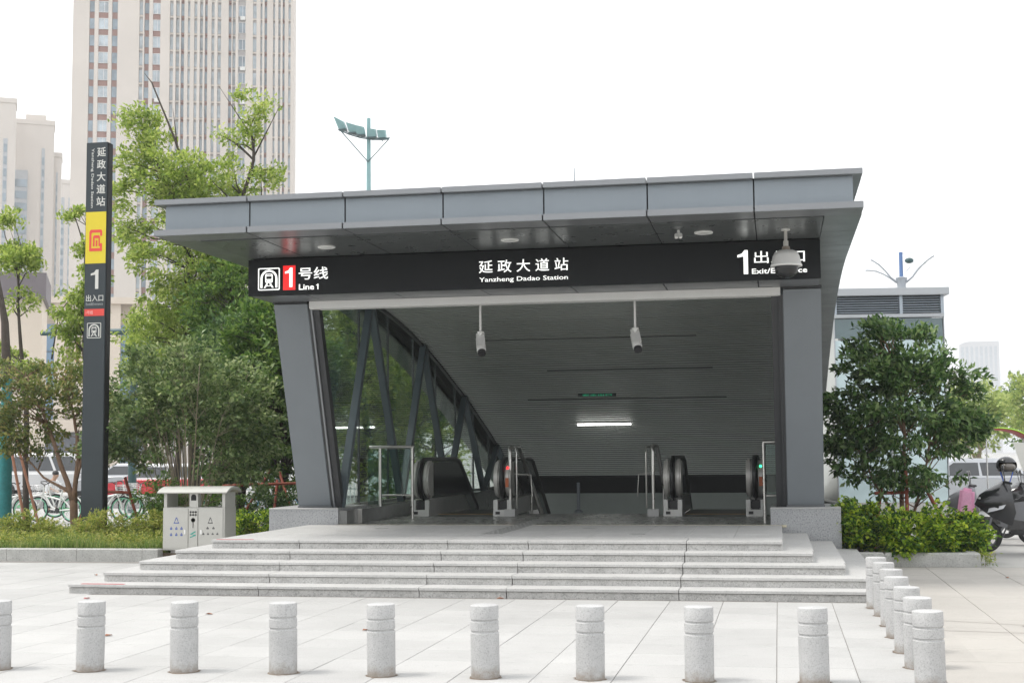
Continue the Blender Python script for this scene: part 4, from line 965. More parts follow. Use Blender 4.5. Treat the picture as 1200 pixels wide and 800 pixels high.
for a, b, k in strips:
    wd = (b-a)*U; x0 = u(a)
    sp = M_brown if k in 'br' or (k == 'w' and a < 900) else M_spgrey
    obj("spandrel_column", MB().box(x0, x0+wd, .42, .74, 0, NF*FH), sp, tw, local=True)
    if wd > .75:
        fr = MB()
        t_ = .09
        fr.box(0,wd,.26,.41,.90,.98); fr.box(0,wd,.26,.41,FH-.22,FH-.12)
        for q in ([0, wd*.55, wd-t_] if k == 'w' else [0, wd-t_]): fr.box(q,q+t_,.27,.40,.98,FH-.22)
        fm = mesh_of(fr, "window_frame", M_wframe if k == 'w' else M_spgrey); gm = mesh_of(MB().box(.03,wd-.03,.33,.415,.96,FH-.2), "window", M_winl if (k == 'w' and a < 900) else M_win)
        for f in range(4, 31):
            o = bpy.data.objects.new("window", gm); COL.objects.link(o); o.parent = tw; o.location = (x0,0,f*FH)
            if k == 'w':
                q = bpy.data.objects.new("frame", fm); COL.objects.link(q); q.parent = o
    else:
        mb = MB()
        for f in range(2, NF): mb.box(x0+.02,x0+wd-.02,.36,.418,f*FH+.75,f*FH+FH-.12)
        obj("glazing_strip", mb, M_winl if k == 'n' else M_win, tw, local=True, kind="stuff")
        mb = MB()
        for f in range(2, NF): mb.box(x0-.02,x0+wd+.02,.18,.43,f*FH+.30,f*FH+.62)
        obj("ledge_strip", mb, M_beige if k == 'n' else M_brown, tw, local=True, kind="stuff")
random.seed(4)
for f in range(6, 30):
    for a in (926, 592):
        if random.random() < (.55 if a > 900 else .25):
            obj("air_conditioner", MB().box(u(a), u(a)+.85, -.1, .3, f*FH+.25, f*FH+.85), M_ac, tw, local=True)
def slab_tower(px0, px1, ytop, D, lb, wins, seed, depth=8, step=None):
    (x, y), az = facing((px0+px1)/2, D, R(-1)); wd = (px1-px0)*D/1624.; h = 1.65 + (538-ytop)*D/1624.
    t = thing("apartment_block", lb, "tower", (x,y,0), az, group="distant pale apartment blocks")
    obj("wall", MB().box(-wd/2, wd/2, 0, depth, 0, h), M_beige, t, local=True)
    obj("parapet", MB().box(-wd/2-.2, wd/2+.2, -.2, depth, h, h+1.2), M_beige, t, local=True)
    if step: obj("roof_block", MB().box(wd*step[0], wd*step[1], 1, depth-2, h+1.2, h+1.2+step[2]), M_beige, t, local=True)
    for (a, b, lo) in wins:
        x0, x1 = -wd/2+a*wd, -wd/2+b*wd
        obj("bay_column", MB().box(x0, x1, -.9 if b-a > .25 else -.1, .1, 0, h*lo), mat("bay_grey", (.40,.42,.44), .6, var=.1), t, local=True)
        gm = mesh_of(MB().box(x0+.15, x1-.15, -1.0 if b-a > .25 else -.2, 0, .9, 2.8), "window", M_win)
        for f in range(int(h*lo/3.0)-22, int(h*lo/3.0)):
            if f > 0:
                o = bpy.data.objects.new("window", gm); COL.objects.link(o); o.parent = t; o.location = (0,0,f*3.0)
    return t
slab_tower(-24, 10, 113, 330, "pale apartment block cut off by the picture edge", [(.60,.74,.9)], 1)
slab_tower(9, 56, 140, 345, "pale apartment block with a glazed curved bay of windows", [(.02,.38,.86),(.70,.78,.93)], 2, step=(-.2,.3,1.5))
slab_tower(55, 66, 180, 350, "narrow pale block beside the glazed-bay apartment block", [(.45,.65,.95)], 3)
slab_tower(62, 84, 212, 400, "lower pale block just beside the finned tower", [(.2,.4,.95),(.6,.8,.95)], 4)
# podium with tall blue glass bays
(x, y), az = facing(72, 150, R(-4)); h = 18.6
t = thing("podium_building", "beige stone podium with tall blue glass bays behind the pylon", "building", (x,y,0), az)
M_podium = mat("podium_stone", (.64,.56,.47), .8, var=.05, scale=.3); M_bay = mat("blue_glass_bay", (.16,.27,.40), .15, spec=.7, var=.25, scale=.5)
obj("wall", MB().box(-8, 9, 1.0, 14, 0, h), M_podium, t, local=True)
for a, b in ((-8,-5.2),(-4.0,-2.2),(-.9,.3),(.9,2.2),(4.5,6.0),(7.2,9)): obj("pier", MB().box(a,b,.0,1.01,0,h), M_podium, t, local=True)
for a, b in ((-5.2,-4.0),(-2.2,-.9),(2.2,4.5),(6.0,7.2)):
    for k in range(5): obj("glass_bay", MB().box(a+.04,b-.04,.55,.99,1.2+k*3.05,4.15+k*3.05), M_bay, t, local=True)
obj("cornice", MB().box(-8.3,9.3,-.5,14,h,h+.7), M_podium, t, local=True)
obj("shop_front", MB().box(-8,9,-.3,.99,2.2,5.2), mat("shop_glass", (.10,.11,.13), .2), t, local=True)
obj("shop_fascia", MB().box(-8.1,9.1,-.7,-.31,4.6,5.9), M_podium, t, local=True)
obj("wall_lamp", MB().box(1.35,1.7,-.25,-.02,12.2,14.6), mat("amber_lamp", (.72,.45,.10), .5), t, local=True)
(x, y), az = facing(5, 95, R(-4))
t = thing("flat_roof_hall", "low hall with a deep purple-grey roof band at the picture edge", "building", (x,y,0), az)
obj("wall", MB().box(-6,2.3,.6,8,0,12.8), M_podium, t, local=True); obj("roof_band", MB().box(-6.4,2.55,0,8,12.8,14.6), mat("roof_band", (.15,.13,.14), .6), t, local=True); obj("roof_cap", MB().prismy([(-6.4,14.6),(2.55,14.6),(-1.2,15.3),(-3,15.6)], .3, 7), M_wframe, t, local=True)
# second glazed station structure behind the evergreen tree
t = thing("glazed_lift_hall", "low glazed hall with louvred roof band behind the evergreen tree", "building", (4.42,38.,0), R(7)); t.scale = (1.154,)*3
M_pav = mat("pavilion_metal", (.40,.42,.44), .4, metal=.3); M_louv = mat("louvre_blade", (.36,.41,.46), .4, metal=.3)
M_pgl = mat("pavilion_glass", (.48,.60,.62), .08, spec=.9, var=.2, scale=.6)
obj("roof_slab", MB().box(-2.55,.09,-.12,6,5.02,5.19), M_pav, t, local=True, bevel=.01)
obj("louvre_back", MB().box(-2.5,-.06,.12,5.8,4.6,5.02), mat("louvre_dark", (.04,.045,.05), .7), t, local=True)
for k in range(7): obj("louvre_blade", MB().prismx([(0,4.63+k*.056),(.1,4.665+k*.056),(.1,4.675+k*.056),(0,4.64+k*.056)], -2.5, -.05), M_louv, t, local=True)
for x in (-2.5,-1.0,-.07): obj("louvre_post", MB().box(x-.02,x+.05,-.02,.12,4.6,5.02), M_louv, t, local=True)
obj("sill_beam", MB().box(-2.52,-.02,-.03,.15,4.52,4.6), M_pav, t, local=True)
for k in range(2): obj("clerestory_pane", MB().box(-2.5+k*1.24,-2.5+k*1.24+1.2,.02,.05,4.05,4.5), mat("clerestory_dark", (.10,.15,.16), .08, spec=.9), t, local=True)
for k in range(2):
    for j in range(2): obj("glass_pane", MB().box(-2.5+k*1.24,-2.5+k*1.24+1.2,.02,.05,.3+j*1.87,.3+j*1.87+1.83), M_pgl, t, local=True)
for k in range(3):
    obj("mullion", MB().box(-2.52+k*1.24,-2.5+k*1.24,0,.08,.25,4.52), M_pav, t, local=True)
for k in range(3): obj("side_pane", MB().box(-.04,-.01,.1+k*1.9,1.95+k*1.9,.3,4.5), M_pgl, t, local=True)
obj("plinth", MB().box(-2.55,-.01,.0,5.9,0,.28), M_curb, t, local=True); obj("inner_core", MB().box(-2.3,-.4,.8,5.6,.28,4.5), mat("hall_interior", (.5,.52,.5), .7), t, local=True)
# far tower fading in the haze
(x, y), az = facing(1149, 2150, R(4))
t = thing("hazy_tower", "pale tower fading into the haze beyond the trees", "tower", (x,y,0), az); wd = 44*2150/1624; h = 1.65+(530-401)*2150/1624
M_hz = mat("hazy_wall", (.45,.45,.46), .7)
obj("wall", MB().box(-wd/2,wd/2,0,25,0,h-4), M_hz, t, local=True); obj("parapet", MB().prismy([(-wd/2,h-4.01),(wd/2,h-4.01),(wd/2,h),(-wd/2+9,h),(-wd/2,h-3.9)], 0, 20), M_hz, t, local=True)
for k in range(14):
    for j in range(18): 
        pass
for k in range(8): obj("window_band", MB().box(-wd/2+2+k*7,-wd/2+6+k*7,-.4,.1,6,h-8), M_win, t, local=True)

# ================================================================ masts and lamps
M_teal = mat("teal_paint", (.20,.36,.37), .5, var=.08); M_teald = mat("dark_teal_paint", (.03,.075,.08), .5)
mx_, my_, mz = -33.05, 110., 25.4
t = thing("floodlight_mast", "tall teal floodlight mast with a curved row of lamps", "floodlight mast", (mx_,my_,0))
obj("pole", MB().tube([(mx_,my_,0),(mx_,my_,29.9)], [.30,.16], 14), M_teal, t, smooth=50)
obj("lightning_rod", MB().tube([(mx_,my_,29.9),(mx_+.06,my_,31.6)], [.03,.015], 6), M_wframe, t)
arc = [(-2.17,-.75,28.78),(-1.5,-.4,28.48),(-.6,-.2,28.2),(.4,-.2,28.0),(1.3,-.35,27.9),(1.98,-.6,27.86)]
arc = [(mx_+a, my_+b-.2, c) for a, b, c in arc]
obj("lamp_rail", MB().tube(arc, .06, 8), M_teald, t)
obj("lamp_rail", MB().tube([(a,b+.25,c+.16) for a,b,c in arc], .045, 8), M_teald, t)
for p in (arc[0], arc[-1]): obj("stay", MB().tube([p,(mx_,my_-.2,26.17)], .045, 6), M_teald, t)
for i, (a, c, tl) in enumerate(((-2.12,29.32,.42),(-1.22,29.0,.2),(-.52,28.78,.16),(.47,28.52,.06),(1.30,28.40,.0))):
    cx = mx_+a; w_ = .33
    f_ = obj("floodlight", MB().add([(cx-w_,my_-.62,c-.30),(cx+w_,my_-.62,c-.34),(cx+w_,my_-.2,c-.26),(cx-w_,my_-.2,c-.22),(cx-w_-tl*.8,my_-.95,c+.26+tl),(cx+w_-tl*.5,my_-.95,c+.22),(cx+w_-tl*.5,my_-.4,c+.30),(cx-w_-tl*.8,my_-.4,c+.34+tl)],
        [(0,1,2,3),(4,5,6,7),(0,1,5,4),(1,2,6,5),(2,3,7,6),(3,0,4,7)]), M_teal, t)
    obj("lamp_glass", MB().box(cx-w_-.02,cx+w_+.02,my_-.66,my_-.2,c-.44,c-.335), M_teald, f_)
    obj("lamp_bracket", MB().tube([(cx,my_-.3,c-.3),(cx,my_-.35,c-.62)], .04, 6), M_teald, f_)
lx, ly = 4.83, 55.
t = thing("street_lamp", "blue-grey street lamp with outspread leaf-shaped arms above the louvred hall", "street lamp", (lx,ly,0))
M_lamp = mat("lamp_grey", (.34,.37,.41), .45, metal=.3); M_lampb = mat("lamp_blue", (.10,.19,.40), .5)
obj("pole", MB().tube([(lx,ly,0),(lx,ly,9.35)], [.11,.07], 12), M_lampb, t, smooth=50)
obj("collar", MB().lathe([(.1,0),(.2,.05),(.16,.3),(.22,.6),(.1,.65)], (lx,ly,7.75), 14), M_lamp, t, smooth=50)
for s, z2, ex, yo in ((-1,9.05,1.15,-.35),(1,9.12,1.2,-.35),(-1,8.72,1.32,.25),(1,8.95,.95,.3)):
    a_, b_ = Vector((lx+s*.42,ly+yo*.4,8.38)), Vector((lx+s*ex,ly+yo,z2))
    obj("arm", MB().tube([(lx,ly,8.1),(lx+s*.2,ly+yo*.2,8.2),a_], [.045,.04,.03], 8), M_lamp, t, smooth=50)
    d_ = (b_-a_); sd_ = Vector((0,1,0)); up_ = d_.cross(sd_).normalized()*.03; lv = MB(); rows = []
    for q, w_ in ((0,.03),(.25,.10),(.55,.13),(.85,.09),(1,.02)):
        c_ = a_ + d_*q + Vector((0,0,.10*math.sin(math.pi*q))); rows.append([c_-sd_*w_+up_*.2, c_+up_, c_+sd_*w_+up_*.2, c_-up_])
    vv = [p for r_ in rows for p in r_]; ff = []
    for q in range(4):
        for k in range(4): ff.append((q*4+k, q*4+(k+1)%4, q*4+4+(k+1)%4, q*4+4+k))
    ff += [(3,2,1,0),(16,17,18,19)]
    obj("lamp_blade", lv.add(vv, ff), M_lamp, t, smooth=40)
for s in (-1, 1): obj("lower_scroll", MB().tube([(lx,ly,8.0),(lx+s*.25,ly,7.7),(lx+s*.55,ly,7.55)], .025, 6), M_lamp, t)
obj("camera_box", MB().ball((lx+.3,ly-.1,9.0), .14, sq=(1.2,1,.8)), M_teald, t, smooth=60); obj("bracket", MB().tube([(lx,ly,9.3),(lx+.75,ly,9.3),(lx+.2,ly,8.6)], .015, 6), M_lamp, t)
t = thing("camera_gantry", "dark teal roadside camera gantry arm reaching behind the pylon", "gantry", (-19.6,40,0))
obj("pole", MB().tube([(-19.6,40,0),(-19.6,40,6.1)], .13, 12), M_teald, t, smooth=50); obj("arm", MB().tube([(-19.6,40,5.6),(-22.75,40,5.62)], [.11,.075], 12), M_teald, t, smooth=50)
obj("camera", MB().box(-21.95,-21.72,39.85,40.2,5.78,5.95), M_wframe, t, bevel=.01); obj("camera_mount", MB().tube([(-21.85,40,5.65),(-21.85,40,5.8)], .03, 8), M_teald, t)
t = thing("lightning_rod", "thin lightning rod standing up behind the canopy roof", "rod", (-5.71,40,0)); obj("mast", MB().tube([(-5.71,40,0),(-5.71,40,8.5),(-5.71,40,10.1)], [.05,.035,.014], 8), M_lamp, t); obj("foot", MB().lathe([(.12,0),(.12,.05),(.05,.08)], (-5.71,40,0), 12), M_lamp, t)

# ================================================================ pale trees beyond the parking area
def far_tree(x, y, h, rad, seed, lb, lm=L_pale, z0=1.5):
    plant("roadside_tree", lb, "tree", (x,y,0), [([(x,y,0),(x+.2,y,h*.4),(x-.1,y,h*.8)], .12, .03), ([(x,y,h*.2),(x-.8,y,h*.5),(x-1.3,y,h*.8)], .07, .02), ([(x,y,h*.25),(x+.7,y,h*.5),(x+1.2,y,h*.75)], .07, .02)],
        [(x,y,(h+z0)/2,rad,rad,(h-z0)/2,3),(x-.4*rad,y,h*.72,rad*.7,rad*.7,h*.2,1.3),(x+.4*rad,y,h*.68,rad*.7,rad*.7,h*.2,1.3)], 150, 30, .5, .26, .13, lm, B_pale, seed, limbs=.4, group="roadside trees")
for a in ((13.2,72,6.0,2.0,81,"pale yellow-green tree beyond the helmet"),(10.2,76,5.4,1.9,82,"pale green tree beyond the scooters, next to the evergreen"),(16.5,95,6.6,2.6,83,"bluish far tree behind the pale roadside trees",L_mid),(12.0,100,6.0,2.6,84,"dull green far tree between the pale roadside trees",L_mid)): far_tree(*a)
for a in ((-28.,58,5.2,2.1,85,"roadside tree glimpsed behind the white van"),(-21.,56,5.5,2.1,86,"roadside tree glimpsed above the red car"),(-16.5,54,5.5,2.2,87,"roadside tree glimpsed behind the dark hedge")): far_tree(*a, L_mid)

# ================================================================ railing, road
road = obj("road", MB().box(-80,-8.5,44.2,58,-.016,.0), mat("asphalt", (.11,.11,.11), .9, var=.12, scale=.6, bump=.3, bscale=60)); road["kind"] = "structure"
M_fence = mat("fence_teal_white", (.50,.56,.56), .5)
t = thing("street_railing", "pale teal street railing behind the dark hedge", "railing", (-13,43.8,0))
for z in (.15,.62,1.1): obj("rail", MB().box(-18.2,-9.6,43.78,43.82,z-.025,z+.025), M_fence, t)
bar = mesh_of(MB().box(-.014,.014,-.014,.014,.1,1.12), "upright_bar", M_fence)
for k in range(66):
    o = bpy.data.objects.new("upright_bar", bar); COL.objects.link(o); o.parent = t; o.location = (-18.2+.13*k+13, 0, 0)
for k in range(5): obj("post", MB().box(-18.24+1.92*k,-18.16+1.92*k,43.76,43.84,0,1.25), M_teald, t)
# ================================================================ vehicles
M_tyre = mat("tyre", (.022,.022,.023), .8); M_chrome = mat("chrome", (.6,.6,.6), .2, metal=1.)
M_cglass = mat("vehicle_glass", (.03,.035,.04), .06, spec=.9); M_tail = mat("tail_lamp", (.55,.02,.02), .25)
def loft(t, nm, secs, m_, smooth=35, bevel=0):
    """closed sections (lists of points, same count) joined along their order"""
    n = len(secs[0]); v = [p for s_ in secs for p in s_]; f = []
    for i in range(len(secs)-1):
        for k in range(n):
            l = (k+1) % n; f.append((i*n+k, i*n+l, (i+1)*n+l, (i+1)*n+k))
    f += [tuple(range(n-1,-1,-1)), tuple((len(secs)-1)*n+k for k in range(n))]
    return obj(nm, MB().add(v, f), m_, t, smooth=smooth, bevel=bevel, local=True)
def car(name, lb, cat, loc, rz, paint, L, W, top, hood, roofh, glassx, gr=None, van=False, cabm=None):
    """side outline (x,z) from rear to front; the glasshouse narrows towards the roof"""
    t = thing(name, lb, cat, loc, rz, gr); hw = W/2
    low = [(-L/2,.32),(-L/2+.04,.75),(-L/2+.1,hood)] + ([] if van else []) + [(L/2-.9,hood),(L/2-.12,hood-.18 if not van else hood-.12),(L/2,.62),(L/2-.02,.32)]
    secs = []
    for y, k in ((-hw,.04),(-hw+.07,0),(hw-.07,0),(hw,.04)):
        secs.append([(x*(1-k*.12), y, z-(k if z > .7 else 0)) for x, z in low])
    b = loft(t, "body", secs, paint)
    a0, a1, b0, b1 = glassx        # glasshouse: base x0..x1, roof x0..x1
    cab = loft(t, "cabin", [[(a0,-hw+.05,hood-.01),(a1,-hw+.05,hood-.01),(a1,hw-.05,hood-.01),(a0,hw-.05,hood-.01)],[(b0,-hw+.22,roofh-.06),(b1,-hw+.22,roofh-.06),(b1,hw-.22,roofh-.06),(b0,hw-.22,roofh-.06)],[(b0+.1,-hw+.3,roofh),(b1-.1,-hw+.3,roofh),(b1-.1,hw-.3,roofh),(b0+.1,hw-.3,roofh)]], cabm or paint)
    def at(fx, fz, sgn):
        x0 = a0+(b0-a0)*fz; x1 = a1+(b1-a1)*fz; y = (hw-.05)+(-.17)*fz
        return (x0+(x1-x0)*fx, sgn*(y+.006), hood+(roofh-.06-hood)*fz)
    nwin = 3 if van else 2
    for sgn in (-1, 1):
        for i in range(nwin):
            f0, f1 = .05+i*.9/nwin+.015, .05+(i+1)*.9/nwin-.015
            p = [at(f0,.12,sgn),at(f1,.12,sgn),at(f1,.88,sgn),at(f0,.88,sgn)]; q = [(a,b_-sgn*.02,c) for a,b_,c in p]
            obj("side_window", MB().add(p+q, [(0,1,2,3),(7,6,5,4),(0,4,5,1),(1,5,6,2),(2,6,7,3),(3,7,4,0)]), M_cglass, t, local=True)
        for x in (-L/2+.72, L/2-.78):
            wl = obj("wheel", MB().lathe([(.18,-.10),(.30,-.10),(.325,-.06),(.325,.06),(.30,.10),(.18,.10)], (x,sgn*(hw-.10),.325), 22, ax='y'), M_tyre, t, smooth=40, local=True)
            obj("rim", MB().lathe([(.0,-.085),(.06,-.10),(.17,-.09),(.19,-.1),(.19,.1),(.17,.09),(.0,.085)], (x,sgn*(hw-.10),.325), 18, ax='y'), M_chrome, wl, smooth=40, local=True)
        obj("tail_lamp", MB().box(-L/2-.015,-L/2+.10,sgn*(hw-.13)-.11,sgn*(hw-.13)+.12,hood-.28,hood+.02), M_tail, t, bevel=.02, local=True)
        obj("headlamp", MB().box(L/2-.28,L/2-.03,sgn*(hw-.22)-.16,sgn*(hw-.22)+.16,hood-.36,hood-.21), M_wframe, t, bevel=.02, local=True)
        obj("mirror", MB().box(a1-.35,a1-.18,sgn*(hw+.1)-.09,sgn*(hw+.1)+.09,hood+.0,hood+.14), paint, t, bevel=.02, local=True)
    for (xa, xb, sg, nm) in ((a0,b0,-1,"rear_window"),(a1,b1,1,"windscreen")):
        e = sg*.012
        p = [(xa+(xb-xa)*.15+e,-hw+.17,hood+(roofh-.06-hood)*.15),(xa+(xb-xa)*.15+e,hw-.17,hood+(roofh-.06-hood)*.15),(xa+(xb-xa)*.9+e,hw-.3,hood+(roofh-.06-hood)*.9),(xa+(xb-xa)*.9+e,-hw+.3,hood+(roofh-.06-hood)*.9)]
        obj(nm, MB().add(p+[(a-sg*.03,b_,c) for a,b_,c in p], [(0,1,2,3),(7,6,5,4),(0,4,5,1),(1,5,6,2),(2,6,7,3),(3,7,4,0)]), M_cglass, t, local=True)
    obj("bumper", MB().box(-L/2-.06,-L/2+.12,-hw+.04,hw-.04,.3,.55), paint, t, bevel=.04, local=True); obj("bumper", MB().box(L/2-.12,L/2+.06,-hw+.04,hw-.04,.28,.55), paint, t, bevel=.04, local=True)
    obj("number_plate", MB().box(-L/2-.075,-L/2-.06,-.22,.22,.56,.68), mat("plate_blue", (.04,.10,.35), .5), t, local=True)
    obj("sill", MB().box(-L/2+1.1,L/2-1.15,-hw+.02,hw-.02,.2,.33), M_rubber, t, local=True)
    return t
P_white = mat("paint_white", (.70,.70,.70), .25, coat=.4); P_red = mat("paint_red", (.60,.025,.04), .25, coat=.5); P_silver = mat("paint_silver", (.48,.49,.51), .28, metal=.5, coat=.4)
car("minivan", "white minivan parked behind the bicycles, rear lamps showing", "van", (-32.4,58.,0), R(10), P_white, 4.6, 1.72, 0, 1.05, 1.95, (-2.22,2.0,-2.12,1.35), van=True)
car("hatchback_car", "red car glimpsed between the shrub and the pylon", "car", (-23.4,50.2,0), R(186), P_red, 4.1, 1.7, 0, .88, 1.46, (-1.9,1.15,-1.35,.35), cabm=P_white)  # white cabin colour stands for sky reflected in the windscreen
car("sedan_car", "silver car parked behind the black scooter", "car", (5.7,42,0), R(8), P_silver, 4.6, 1.8, 0, .92, 1.46, (-1.7,1.3,-.95,.5), "cars parked beyond the scooters")
car("sedan_car", "white car parked farther back, beyond the helmet", "car", (9.9,50.5,0), R(5), P_white, 4.6, 1.8, 0, .92, 1.46, (-1.7,1.3,-.95,.5), "cars parked beyond the scooters")
car("sedan_car", "white car glimpsed through the evergreen leaves", "car", (5.2,47.5,0), R(5), P_white, 4.6, 1.8, 0, .92, 1.46, (-1.7,1.3,-.95,.5), "cars parked beyond the scooters")
car("sedan_car", "silver car glimpsed behind the olive tree and pylon", "car", (-27.8,56.5,0), R(190), P_silver, 4.6, 1.8, 0, .92, 1.46, (-1.7,1.3,-.95,.5))

# ---- share bicycles
M_bwhite = mat("bike_white", (.70,.71,.69), .35); M_bgreen = mat("bike_green", (.16,.52,.24), .45); M_brim = mat("bike_rim_green", (.20,.55,.36), .45); M_spoke = mat("spoke", (.5,.5,.5), .4, metal=.8)
def ring(c, r, th, n=30): return [(c[0]+r*math.cos(2*math.pi*i/n), c[1], c[2]+r*math.sin(2*math.pi*i/n)) for i in range(n)]
def bicycle(lb, loc, rz, rimm=None, framem=None):
    t = thing("share_bicycle", lb, "bicycle", loc, rz, "parked share bicycles"); rimm = rimm or M_brim; framem = framem or M_bwhite
    for x in (-.52, .55):
        wl = obj("wheel", MB().tube(ring((x,0,.33), .315, 0), .02, 6, closed=True), M_tyre, t, smooth=60, local=True)
        obj("rim", MB().tube(ring((x,0,.33), .285, 0), .016, 6, closed=True), rimm, wl, smooth=60, local=True)
        sp = MB()
        for k in range(14):
            a = 2*math.pi*k/14; sp.tube([(x,.02*(-1)**k,.33),(x+.28*math.cos(a),0,.33+.28*math.sin(a))], .0035, 4)
        sp.tube([(x,-.05,.33),(x,.05,.33)], .025, 8); obj("spokes", sp, M_spoke, wl, local=True)
        mg = [(x+.36*math.cos(R(a)), 0, .33+.36*math.sin(R(a))) for a in range(20, 175, 12)]
        v = MB()
        for (p, q) in zip(mg[:-1], mg[1:]): v.obar(p, q, .006, .06, side=((p[0]+q[0])/2-x, 0, (p[2]+q[2])/2-.33))
        obj("mudguard", v, M_bwhite, t, local=True)
    fr = MB()
    for p in ([(-.52,0,.33),(-.08,0,.30)],[(-.08,0,.30),(-.22,0,.82)],[(-.08,0,.30),(.12,0,.40),(.33,0,.72)],[(-.19,0,.58),(.36,0,.70)],[(-.52,0,.33),(-.20,0,.66)],[(.36,0,.92),(.40,0,.70),(.55,0,.33)]): fr.tube(p, .024, 8)
    obj("frame", fr, framem, t, smooth=60, local=True)
    obj("saddle", MB().add([(-.38,-.09,.87),(-.38,.09,.87),(-.12,.025,.88),(-.12,-.025,.88),(-.36,-.08,.93),(-.36,.08,.93),(-.10,.02,.91),(-.10,-.02,.91)], [(3,2,1,0),(4,5,6,7),(0,1,5,4),(1,2,6,5),(2,3,7,6),(3,0,4,7)]), M_rubber, t, bevel=.015, smooth=50, local=True)
    obj("seat_post", MB().tube([(-.21,0,.78),(-.235,0,.88)], .016, 8), M_chrome, t, local=True)
    obj("handlebar", MB().tube([(.22,-.28,1.03),(.32,-.2,1.04),(.36,0,.98),(.32,.2,1.04),(.22,.28,1.03)], .014, 8), M_rubber, t, smooth=60, local=True)
    obj("stem", MB().tube([(.36,0,.90),(.355,0,.99)], .018, 8), M_chrome, t, local=True)
    bk = MB()
    for k in range(6):
        z = .74+.045*k; w_ = .10+.012*k; bk.tube([(.44,-w_,z),(.68+.015*k,-w_,z),(.68+.015*k,w_,z),(.44,w_,z)], .006, 4, closed=True)
    for (x_, y_) in ((.44,-.12),(.44,.12),(.7,-.12),(.7,.12),(.57,-.13),(.57,.13)): bk.tube([(x_,y_*.8,.74),(x_,y_*1.3,.97)], .006, 4)
    obj("basket", bk, M_spoke, t, local=True)
    obj("crank", MB().lathe([(.0,-.03),(.075,-.03),(.075,-.02),(.0,-.02)], (-.08,0,.30), 14, ax='y').tube([(-.08,-.05,.30),(-.16,-.05,.17)], .012, 6), M_rubber, t, local=True)
    obj("chain_guard", MB().prismy([(-.50,.30),(-.05,.23),(.0,.30),(-.05,.38),(-.50,.36)], -.055, -.045), M_bgreen, t, local=True)
    obj("kickstand", MB().tube([(-.45,.05,.30),(-.40,.2,.02)], .01, 6), M_chrome, t, local=True)
    return t
b0 = bicycle("white share bicycle with green rims, cut off by the picture edge", (-20.3,34.0,0), R(8))
for x, y, rz, lb in ((-18.95,34.2,172,"white share bicycle with green rims, second from the picture edge"),(-17.7,34.4,10,"white share bicycle with green rims beside the crouching person"),(-18.5,36.4,20,"white share bicycle with green rims in the rear line by the van"),(-16.4,34.6,168,"white share bicycle with green rims just before the pylon"),(-20.9,36.6,14,"white share bicycle with green rims in the rear line, by the stakes")):
    dup(b0, (x,y,0), R(rz), lb)
bicycle("white share bicycle with blue rims just past the pylon", (-14.6,34.6,0), R(12), mat("bike_rim_blue", (.12,.42,.62), .45), M_bwhite)
bicycle("blue-framed share bicycle below the red car", (-13.2,35.2,0), R(165), mat("bike_rim_blue", (.12,.42,.62), .45), mat("bike_blue", (.10,.45,.68), .4))

